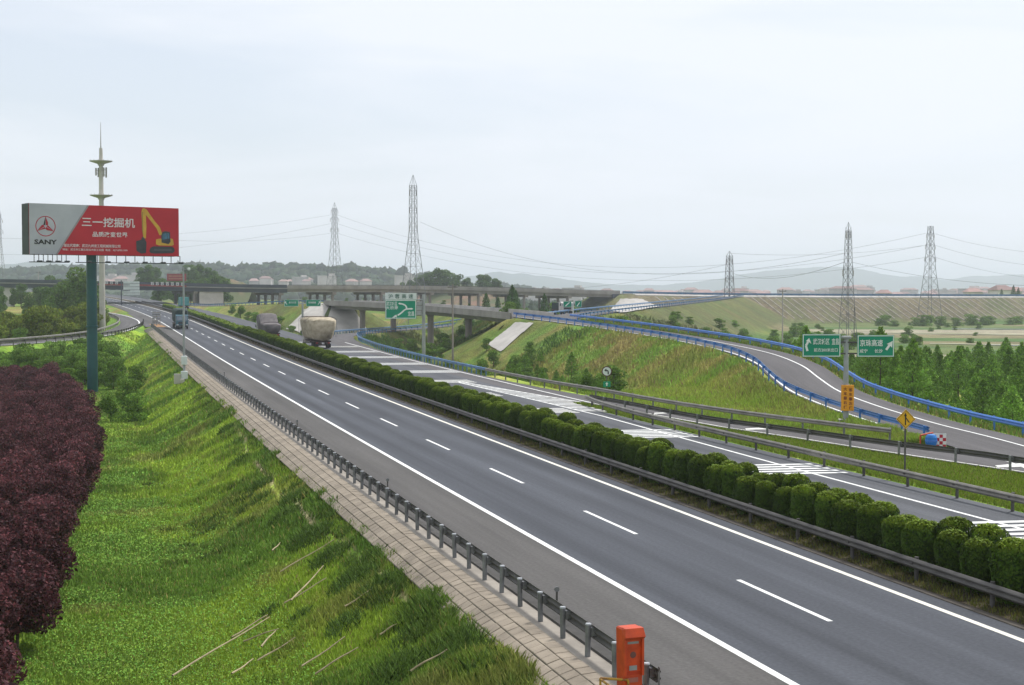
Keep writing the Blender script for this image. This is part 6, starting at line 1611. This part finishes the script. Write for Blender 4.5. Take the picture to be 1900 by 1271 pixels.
# scrub in the hollow below the small bridge and on the climbing ramp's slope
n = 75000; Y = rng.uniform(200, 345, n); X = xr3(np.minimum(Y, 250)) + 1.0 + rng.uniform(0, 1, n) * (np.interp(Y, RB.p[:, 1], RB.p[:, 0]) + 22 - xr3(np.minimum(Y, 250)))
dm_ = np.full(n, 1e3)
for c_ in CORR: dm_ = np.minimum(dm_, corridor(X, Y, *c_)[1])
kp = (dm_ > .7) & ~((Y > 214) & (Y < 268) & (X > 53) & (X < 72)) & ~((Y > 332) & (X < 66)) & (fbm(X, Y, 9, 203, 3) > .38); X, Y = X[kp], Y[kp]; Z = gzat(X, Y)
c = ground_col(X, Y, Z, Z) * rng.uniform(.55, 1.45, len(X))[:, None]; c = np.where((fbm(X, Y, 7, 207, 2) > .55)[:, None], C_DARK * 1.0 * rng.uniform(.6, 1.4, len(X))[:, None], c)
grass_obj('hollow_scrub', 'rough scrub and weeds in the hollow below the small ramp bridge', X, Y, (.25 + .9 * rng.uniform(0, 1, len(X)) ** 2) * (.4 + fbm(X, Y, 5, 211, 2)), .10 + 0 * X, c, 21, .6)
n = 75000; t = rng.uniform(0, 1, n); X = 92 + 190 * t; Y = 225 + 1.25 * (X - 92) + rng.uniform(-60, 45, n)
dm_ = np.full(n, 1e3)
for c_ in CORR: dm_ = np.minimum(dm_, corridor(X, Y, *c_)[1])
kp = (dm_ > .9) & (Y > 205) & (Y < 500) & (gzat(X, Y) > -2.9); X, Y = X[kp], Y[kp]; Z = gzat(X, Y)
c = ground_col(X, Y, Z, Z) * rng.uniform(.5, 1.35, len(X))[:, None]
grass_obj('slope_scrub', 'rough weeds on the slope right of the climbing ramp', X, Y, (.25 + .8 * rng.uniform(0, 1, len(X)) ** 2) * (.4 + fbm(X, Y, 6, 213, 2)), .16 + 0 * X, c, 22, .6)

# ------------------------------------------------------------------ bushes over the far ground
for i in range(34):
    x = random.uniform(120, 330); y = random.uniform(300, 520)
    if corridor(np.array([x]), np.array([y]), *CORR[3])[1][0] < 7: continue
    place(BUSH[i % 5], 'field_bush', x, y, random.uniform(.7, 1.5), 'low bush scattered over the fields before the ribbed embankment', 'bush', 'bushes on the fields', .75, -.5)
for i in range(26):
    x = 290 + i * 4.6 + random.uniform(-3, 3); y = 512 + random.uniform(-8, 10) + .05 * (x - 290)
    place(BUSH[i % 5], 'field_tree', x, y, random.uniform(1.3, 2.4), 'bushy tree in the row along the foot of the ribbed embankment', 'tree', 'trees at the embankment foot', .75, -.8)
for i in range(85):
    x = random.uniform(92, 205); y = random.uniform(240, 330) + (x - 95) * .75
    if corridor(np.array([x]), np.array([y]), *CORR[3])[1][0] < 3: continue
    place(BUSH[i % 5], 'bank_bush', x, y, random.uniform(.6, 1.5), 'green bush on the slope right of the climbing ramp', 'bush', 'bushes below the climbing ramp', .8, -.4)
for (x, y, s_) in [(38.5, 330, 1.2), (40, 318, .9), (37.8, 345, 1.0), (37.2, 362, 1.1), (39.5, 352, 1.1), (36.8, 380, .9), (36, 392, 1.1), (40.5, 306, .8), (37.5, 372, 1.0), (35.2, 408, .9), (44.5, 328, 1.25)]:
    place(BUSH[random.randrange(5)], 'roadside_bush', x, y, s_, 'green bush behind the far rail beside the grey tarpaulin truck', 'bush', 'bushes left of the ramp bridge')
for i in range(22):
    x = random.uniform(52, 180); y = random.uniform(480, 620)
    if abs(y - 558) < 18 or corridor(np.array([x]), np.array([y]), *CORR[4])[1][0] < 3: continue
    place(BUSH[i % 5], 'scrub_bush', x, y, random.uniform(.6, 1.2), 'low scrub bush seen beneath the overpass deck', 'bush', 'scrub beneath the overpass')
# trees behind the overpass, left
for i in range(34):
    x = random.uniform(-20, 52); y = random.uniform(585, 680)
    if corridor(np.array([x]), np.array([y]), *CORR[0])[1][0] < 4: continue
    place(TREE[i % 5], 'roadside_tree', x, y, random.uniform(1.0, 1.7), 'broad green tree behind the overpass near the red board', 'tree', 'trees behind the overpass')

# ------------------------------------------------------------------ distant hills, woods, houses
def ridge(name, pts, depth, m, seed, amp, kind='structure', n=160, base=-6):
    """a hill range: crest given as (x, y, z) points; falls to the plain before and behind"""
    p = np.array(pts, float); t = np.linspace(0, len(p) - 1, n)
    cx = np.interp(t, range(len(p)), p[:, 0]); cy = np.interp(t, range(len(p)), p[:, 1]); czz = np.interp(t, range(len(p)), p[:, 2])
    czz = czz + amp * (fbm(t * 10, t * 0 + seed, 6, seed, 5) - .5) * 2
    K = [-1, -.75, -.5, -.3, -.15, 0, .3, .7, 1]; V = []
    for k_ in K:
        f = (1 - abs(k_)) ** 1.2
        zz = base + (czz - base) * f * (1 + .25 * (fbm(cx + k_ * 300, cy, depth * .25, seed + 3, 3) - .5) * (1 if k_ else 0))
        V.append(np.stack([cx + k_ * depth * .27, cy + k_ * depth, zz], 1))
    V = np.concatenate(V); i = (np.arange(len(K) - 1)[:, None] * n + np.arange(n - 1)[None, :]).ravel()
    o = obj(name, npmesh(name, V, np.stack([i, i + 1, i + n + 1, i + n], 1), m, smooth=True)); tag(o, kind=kind); return V[5 * n:6 * n], V
M_HILL = mat('wooded_hill', (.035, .06, .022), (.06, .085, .03), .02, .95, detail=8)
M_MOUNT = mat('mountain', (.05, .075, .06), (.07, .09, .06), .004, .95, detail=8)
def hp(px, d, py): x, y = cam_pt(px, d); return (x, y, zt_at(py, d))
crest, HV = ridge('wooded_hill', [hp(-150, 2100, 512), hp(80, 2050, 503), hp(200, 2000, 500), hp(330, 1950, 498), hp(450, 1900, 500), hp(560, 1880, 499), hp(650, 1850, 498), hp(720, 1900, 508), hp(790, 2000, 522), hp(880, 2150, 533), hp(1000, 2300, 541)], 330, M_HILL, 3, 5)
# a wood on the hill that reads as one mass
rng = np.random.default_rng(77); n = 5200; ti = rng.integers(0, len(HV), n); B0 = HV[ti] + np.stack([rng.normal(0, 9, n), rng.normal(0, 9, n), rng.normal(0, 1.2, n)], 1); kp = B0[:, 2] > 2; B0 = B0[kp]
def puff(nu=6, nv=4):
    v = [(math.sin(math.pi * j / nv) * math.cos(6.2832 * i / nu), math.sin(math.pi * j / nv) * math.sin(6.2832 * i / nu), math.cos(math.pi * j / nv)) for j in range(nv + 1) for i in range(nu)]
    f = [(j * nu + i, j * nu + (i + 1) % nu, (j + 1) * nu + (i + 1) % nu, (j + 1) * nu + i) for j in range(nv) for i in range(nu)]; return np.array(v), np.array(f)
pv, pf = puff(); nb = len(B0); sc = rng.uniform(4, 9, nb); V = (pv[None] * (1 + .25 * rng.normal(size=(nb, len(pv), 1)))) * sc[:, None, None] * np.array([1, 1, .75]) + B0[:, None, :]
C = np.repeat(leafcol(nb, rng, (.045, .075, .026), .45, .2), len(pv), axis=0)
tag(obj('hill_wood', npmesh('hill_wood', V.reshape(-1, 3), (pf[None] + (np.arange(nb) * len(pv))[:, None, None]).reshape(-1, 4), L_LEAF, C=C)), 'dark wood covering the hill behind the overpass', 'wood', kind='stuff')
ridge('mountain_range', [hp(640, 7000, 541), hp(780, 7000, 524), hp(860, 6900, 512), hp(920, 6800, 506), hp(970, 6900, 507), hp(1030, 7000, 516), hp(1120, 7100, 527), hp(1230, 7200, 531), hp(1330, 7300, 517), hp(1420, 7300, 503), hp(1500, 7300, 497), hp(1550, 7300, 494), hp(1600, 7400, 501), hp(1680, 7400, 514), hp(1760, 7400, 520), hp(1830, 7400, 510), hp(1920, 7500, 508), hp(2050, 7600, 520)], 900, M_MOUNT, 9, 12, n=220)
ridge('mountain_range', [hp(-200, 6000, 505), hp(0, 6000, 492), hp(60, 6000, 486), hp(130, 6100, 489), hp(220, 6100, 500), hp(330, 6200, 520), hp(450, 6300, 535)], 800, M_MOUNT, 12, 10, n=120)
# near knoll with trees and a cut of red soil
ridge('knoll', [hp(730, 760, 541), hp(780, 755, 533), hp(840, 750, 528), hp(900, 745, 530), hp(940, 740, 540)], 34, M_REDSOIL, 21, 1.2, n=60, base=0)
for (px, d, py, s_) in [(787, 748, 508, 1.5), (800, 752, 503, 1.8), (815, 744, 499, 1.9), (826, 750, 501, 1.9), (838, 746, 505, 1.7), (850, 752, 510, 1.4), (866, 744, 516, 1.2), (893, 740, 510, 1.5), (904, 744, 511, 1.5), (917, 738, 517, 1.2), (926, 736, 521, .9), (775, 750, 514, 1.3), (762, 756, 520, 1.1), (748, 760, 523, 1.0)]:
    x, y = cam_pt(px, d); zt_ = zt_at(py, d); e = empty('knoll_tree', (x, y, zt_ - 6.9 * s_), random.uniform(0, 6)); e.scale = (s_ * 1.15, s_ * 1.15, s_)
    k_ = random.randrange(5); obj('crown', TREE[k_][0], e); obj('trunk', TREE[k_][1], e); tag(e, 'round-crowned tree on the red-earth knoll above the overpass', 'tree', 'trees on the knoll')
ridge('red_bank', [hp(385, 690, 536), hp(400, 690, 521), hp(425, 690, 517), hp(450, 695, 524), hp(470, 700, 534)], 22, M_REDSOIL, 23, .7, n=50, base=2)
for (px, d, py, s_) in [(345, 705, 492, 1.5), (358, 700, 490, 1.6), (372, 705, 492, 1.6), (386, 708, 497, 1.4), (397, 704, 503, 1.2), (262, 690, 495, 1.4), (275, 690, 492, 1.5), (290, 700, 496, 1.3)]:
    x, y = cam_pt(px, d); zt_ = zt_at(py, d); e = empty('bank_tree', (x, y, zt_ - 6.9 * s_), random.uniform(0, 6)); e.scale = (s_, s_, s_)
    k_ = random.randrange(5); obj('crown', TREE[k_][0], e); obj('trunk', TREE[k_][1], e); tag(e, 'tall tree beside the red-earth bank behind the overpass', 'tree', 'trees by the red bank')
# houses: walls, hipped roof, windows
def house_set():
    out = []
    for (w_, d_, h_, st, flat) in ((11, 8, 6.5, 2, 0), (14, 9, 7, 2, 0), (18, 9, 9.5, 3, 1), (9, 8, 4.5, 1, 0), (24, 10, 10, 3, 0)):
        wl_ = MB().box((0, 0, h_ / 2 - .5), (w_, d_, h_ + 1)).mesh('wall', M_HWALL)
        if flat: rf = MB().box((0, 0, h_ + .3), (w_ + .8, d_ + .8, .6)).box((w_ * .25, 0, h_ + 1.6), (w_ * .3, d_ * .6, 2.2)).mesh('roof', M_HWALL)
        else:
            a, b_, e = w_ / 2 + .7, d_ / 2 + .7, w_ * .28
            rf = MB().add([(-a, -b_, h_), (a, -b_, h_), (a, b_, h_), (-a, b_, h_), (-e, 0, h_ + 2.4), (e, 0, h_ + 2.4)], [(0, 1, 5, 4), (1, 2, 5), (2, 3, 4, 5), (3, 0, 4), (3, 2, 1, 0)]).mesh('roof', M_HROOF)
        wm = MB().box((0, 0, 0), (1.5, .12, 1.5)).mesh('window', M_WIN)
        out.append((wl_, rf, wm, w_, d_, h_, st))
    return out
HS = house_set()
def house(px, d, py, k_, label, group, sc=1.0, wins=False):
    x, y = cam_pt(px, d); wl_, rf, wm, w_, d_, h_, st = HS[k_]
    e = empty('house', (x, y, zt_at(py, d)), -R(15.6) + random.uniform(-.5, .5)); e.scale = (sc, sc, sc)
    obj('wall', wl_, e); obj('roof', rf, e)
    if wins:
        for s in range(st):
            for i in range(int(w_ // 3.2)): obj('window', wm, e, (-w_ / 2 + 1.8 + i * 3.2, -d_ / 2 - .03, 1.8 + s * 3.0))
    tag(e, label, 'house', group)
random.seed(19)
for i in range(24):
    px = random.choice([random.uniform(195, 250), random.uniform(430, 760), random.uniform(440, 760)])
    house(px, random.uniform(1480, 1700), random.uniform(529, 533), random.choice([0, 1, 2, 3]), 'pale house at the foot of the wooded hill beyond the overpass', 'houses below the wooded hill', random.uniform(.8, 1.2), False)
for i in range(150):
    px = random.uniform(945, 1930); d = random.uniform(1300, 2300)
    house(px, d, 542 + 2755 * 12.6 / d - random.uniform(0, 7) - 4.5, random.choice([0, 0, 1, 1, 3, 2, 4]), 'small pinkish house of the far town along the horizon', 'houses of the far town', random.uniform(.75, 1.2))
for (px, d, s_) in [(1857, 700, 1.0), (1805, 690, .8), (1880, 720, .9), (1640, 720, .7)]: house(px, d, 556, 3, 'red-roofed house peeping over the ribbed embankment', 'houses behind the embankment', s_)
for (px, py, s_) in [(1880, 530, .9), (1889, 534, .7), (1858, 536, .6)]:
    x, y = cam_pt(px, 660); e = empty('dark_conifer', (x, y, zt_at(py, 660) - 6 * s_ * 1.0), 0); e.scale = (s_, s_, s_); obj('crown', CONED[0][0], e); obj('trunk', CONED[0][1], e)
    tag(e, 'dark pointed conifer above the embankment at the right edge of the picture', 'tree', 'conifers at the right edge')
# tree line on the plain before the town
rng = np.random.default_rng(88); n = 2600; px = rng.uniform(930, 1960, n); d = rng.uniform(720, 2300, n); xc = (px - 950) / 2755 * d; a_ = R(15.607); X = xc * math.cos(a_) + d * math.sin(a_); Y = d * math.cos(a_) - xc * math.sin(a_)
kp = np.abs(Y - np.interp(X, UP.p[:, 0], UP.p[:, 1])) > 40; X, Y = X[kp], Y[kp]; nb = len(X); sc = rng.uniform(1.6, 4.2, nb); Z = base_z(X, Y) + sc * .5
V = (pv[None] * (1 + .22 * rng.normal(size=(nb, len(pv), 1)))) * sc[:, None, None] + np.stack([X, Y, Z], 1)[:, None, :]
C = np.repeat(leafcol(nb, rng, (.05, .085, .03), .4, .2), len(pv), axis=0)
tag(obj('distant_trees', npmesh('distant_trees', V.reshape(-1, 3), (pf[None] + (np.arange(nb) * len(pv))[:, None, None]).reshape(-1, 4), L_LEAF, C=C)), 'scattered trees on the hazy plain beyond the upper highway', 'trees', kind='stuff')

# ------------------------------------------------------------------ haze over the plain
hz = MB().box((1500, 4300, 66), (19000, 9000, 180)).build('haze', None)
hm = bpy.data.materials.new('haze'); hm.use_nodes = True; nt = hm.node_tree; nt.nodes.clear()
pvm = nt.nodes.new('ShaderNodeVolumePrincipled'); pvm.inputs['Color'].default_value = (.87, .92, 1.0, 1); pvm.inputs['Density'].default_value = .00020; pvm.inputs['Anisotropy'].default_value = .6
mo = nt.nodes.new('ShaderNodeOutputMaterial'); nt.links.new(pvm.outputs[0], mo.inputs['Volume']); hz.data.materials.append(hm)
tag(hz, 'thin pale haze over the whole plain', 'haze', kind='stuff')
